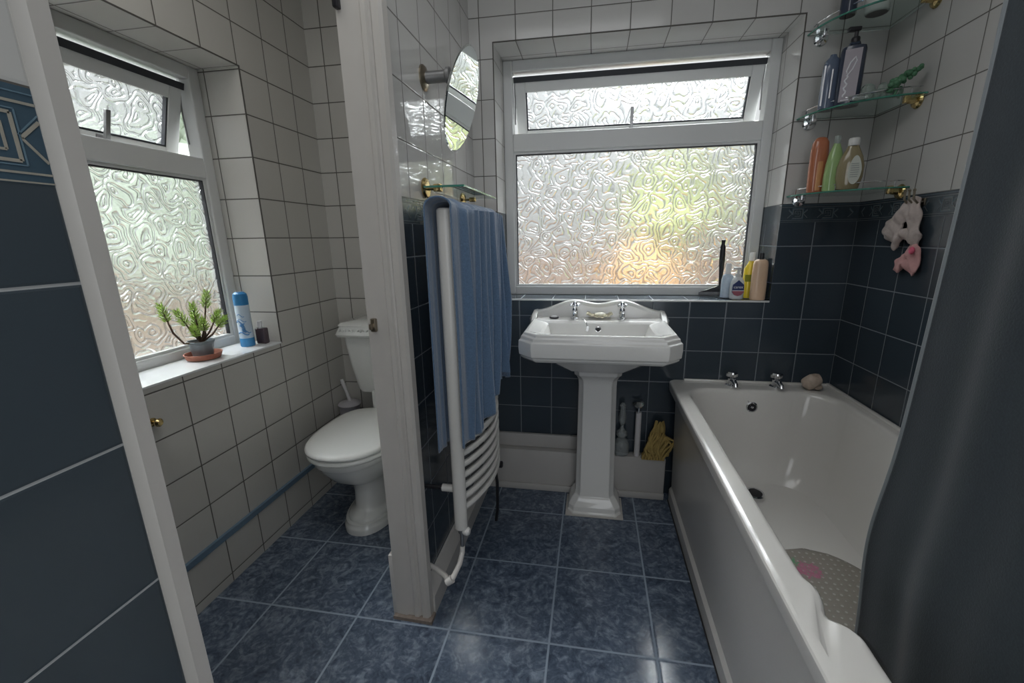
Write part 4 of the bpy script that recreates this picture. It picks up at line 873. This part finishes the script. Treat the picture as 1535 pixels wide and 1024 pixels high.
b = MB(); b.box(-.364, -.325, .0705, .074, z0+.072, z0+.102); b.build('green_label', mat('olive_label', (.26, .28, .02), .4), o, smooth=0)
t, o = flatbottle('peach_bottle', 'large peach coloured bottle with a dark flip cap, tallest at the sill corner', -.322, .028, z0, .030, .021, [(0, .95), (.004, 1.02), (.09, 1.02), (.15, .96), (.163, .85), (.170, .5)], mat('peach_plastic', (.62, .43, .29), .3, coat=.2), cap=(.009, .168, .196), capm=M['black'])
b = MB(); b.rbox(-.296, -.284, .06, .085, z0, z0+.172, .004); tag(b.build('dark_tube', mat('brown_grey_tube', (.10, .10, .09), .4)), 'narrow dark tube squeezed against the window reveal beside the peach bottle', 'tube')
# ------------------------------------------------------------------ under the basin
zt = .212
gd = thing('glass_decanter', 'clear cut glass bottle with a stopper on the pipe boxing behind the pedestal', 'bottle', (-.872, -.03, zt))
dg = mat('smoky_clear_glass', (.62, .66, .66), .12, trans=.7, bump=.8, bscale=70)
b = MB(); b.lathe([(.022, 0), (.033, .006), (.036, .03), (.034, .06), (.026, .078), (.015, .088), (.025, .102), (.024, .118), (.009, .135), (.007, .152)], (-.864, -.038, zt), 20); b.build('decanter_body', dg, gd)
b = MB(); b.lathe([(.007, .15), (.016, .17), (.017, .20), (.011, .235), (.015, .25), (.007, .262), (0, .264)], (-.864, -.038, zt), 14); b.build('stopper', dg, gd)
wp_ = thing('capped_pipe', 'upright white waste pipe with a chrome cap on the boxing under the basin', 'pipe', (-.792, -.036, zt))
b = MB(); b.cyl((-.792, -.036, zt), (-.792, -.036, zt+.218), .0135, 18); b.build('pipe_body', mat('white_plastic_pipe', (.62, .60, .60), .35), wp_)
b = MB(); b.cyl((-.792, -.036, zt+.218), (-.792, -.036, zt+.255), .006); b.lathe([(.012, 0), (.026, .006), (.026, .011), (.015, .016), (0, .017)], (-.796, -.038, zt+.257), 24, (-.1, -.6, 1)); b.build('pipe_cap', M['chrome'], wp_)
b = MB(); rn = random.Random(11)
def cl(u, v):
    a = u*PI*2; h = v
    r = .038*(1.15-.75*h**1.4)*(1+.25*math.sin(a*5+h*6)+.12*math.sin(a*9-h*4))
    return Vector((-.708+r*math.cos(a)*1.1+.012*h, -.040+r*math.sin(a)*.45, zt+.004+.165*h+.014*math.sin(a*3)*h))
b.grid(cl, 90, 26)
for k in range(8):
    x0_ = -.765+.013*k; b.tube([(x0_, -.060, zt-.006+.0*k), (x0_, -.058, zt+.006), (x0_+.02+.006*math.sin(k*2), -.064, zt+.05), (x0_+.045, -.060, zt+.085+.012*math.sin(k*3)), (min(-.668, x0_+.07), -.052, zt+.11)], .0065, 8)
for k in range(5):
    x0_ = -.690-.014*k; b.tube([(x0_, -.066, zt+.010+.02*(k % 2)), (x0_-.012, -.070, zt+.05), (x0_-.004+.01*math.sin(k*2), -.062, zt+.09), (x0_+.012, -.052, zt+.13)], [.006, .008, .007, .004], 8)
o = b.build('yellow_cloth', mat('mustard_cleaning_cloth', (.40, .29, .10), .95, noise=.35, nscale=40, bump=1.0, bscale=120), smooth=80)
tag(o, 'crumpled mustard yellow cleaning cloth stuffed between the pipe and the bath', 'cloth')
# ------------------------------------------------------------------ outside the windows
b = MB(); b.box(-14, 10, -12, 12, -2.7, -2.6); b.mi = 0
struct(b.build('ground', mat('pale_paving', (.66, .64, .60), .9, noise=.1, nscale=2), smooth=0))
def shrub(name, lab, x, y, z, r, mt, seed, n=26, trunk=True):
    rn = random.Random(seed); t = thing(name, lab, 'shrub', (x, y, -2.6))
    b = MB()
    for k in range(n):
        d = Vector((rn.gauss(0, 1), rn.gauss(0, 1), rn.gauss(0, 1))).normalized()*r*rn.uniform(.2, .85); rad = r*rn.uniform(.22, .4)
        b2 = bmesh.new(); bmesh.ops.create_icosphere(b2, subdivisions=2, radius=rad)
        for v in b2.verts: v.co *= 1+rn.uniform(-.18, .18); v.co += Vector((x, y, z))+d
        b.merge(b2)
    b.build('foliage', mt, t, smooth=0)
    b = MB(); b.cyl((x, y, -2.6), (x, y, z), .06, 8); b.build('trunk', mat('bark', (.12, .09, .06), .9), t)
leaf1 = mat('yellow_green_foliage', (.40, .44, .20), .8, noise=.3, nscale=6); leaf2 = mat('green_foliage', (.36, .42, .33), .8, noise=.3, nscale=6)
shrub('autumn_shrub', 'orange leaved shrub outside, a warm blur low in the bathroom window', -.50, 3.0, .72, .52, mat('orange_foliage', (.52, .31, .14), .8, noise=.3, nscale=6), 14, 34)
b = MB(); b.box(-5, 6, 6.0, 6.2, -2.6, .95); tag(b.build('garden_wall', mat('pinkish_brick_wall', (.48, .36, .30), .9, noise=.2, nscale=3), smooth=0), 'pale pinkish brick wall far outside beyond the orange shrub', 'wall')
shrub('garden_shrub', 'yellow green shrub outside, a green blur right in the bathroom window', -.05, 4.1, 1.55, .80, leaf1, 4)
b = MB(); b.box(-6.2, -6.0, -6, 6, -2.6, .82); tag(b.build('brick_wall', mat('beige_brick_wall', (.50, .41, .33), .9, noise=.2, nscale=3), smooth=0), 'beige brick wall outside the toilet room window', 'wall')
shrub('garden_tree', 'broad green tree outside, a green blur in the lower toilet room window pane', -4.9, 1.45, 1.45, .85, leaf2, 8, 34)
shrub('garden_tree', 'green tree outside, seen only in the gap beside the open sash, left window', -5.4, 2.35, 2.25, .42, leaf2, 21, 24)
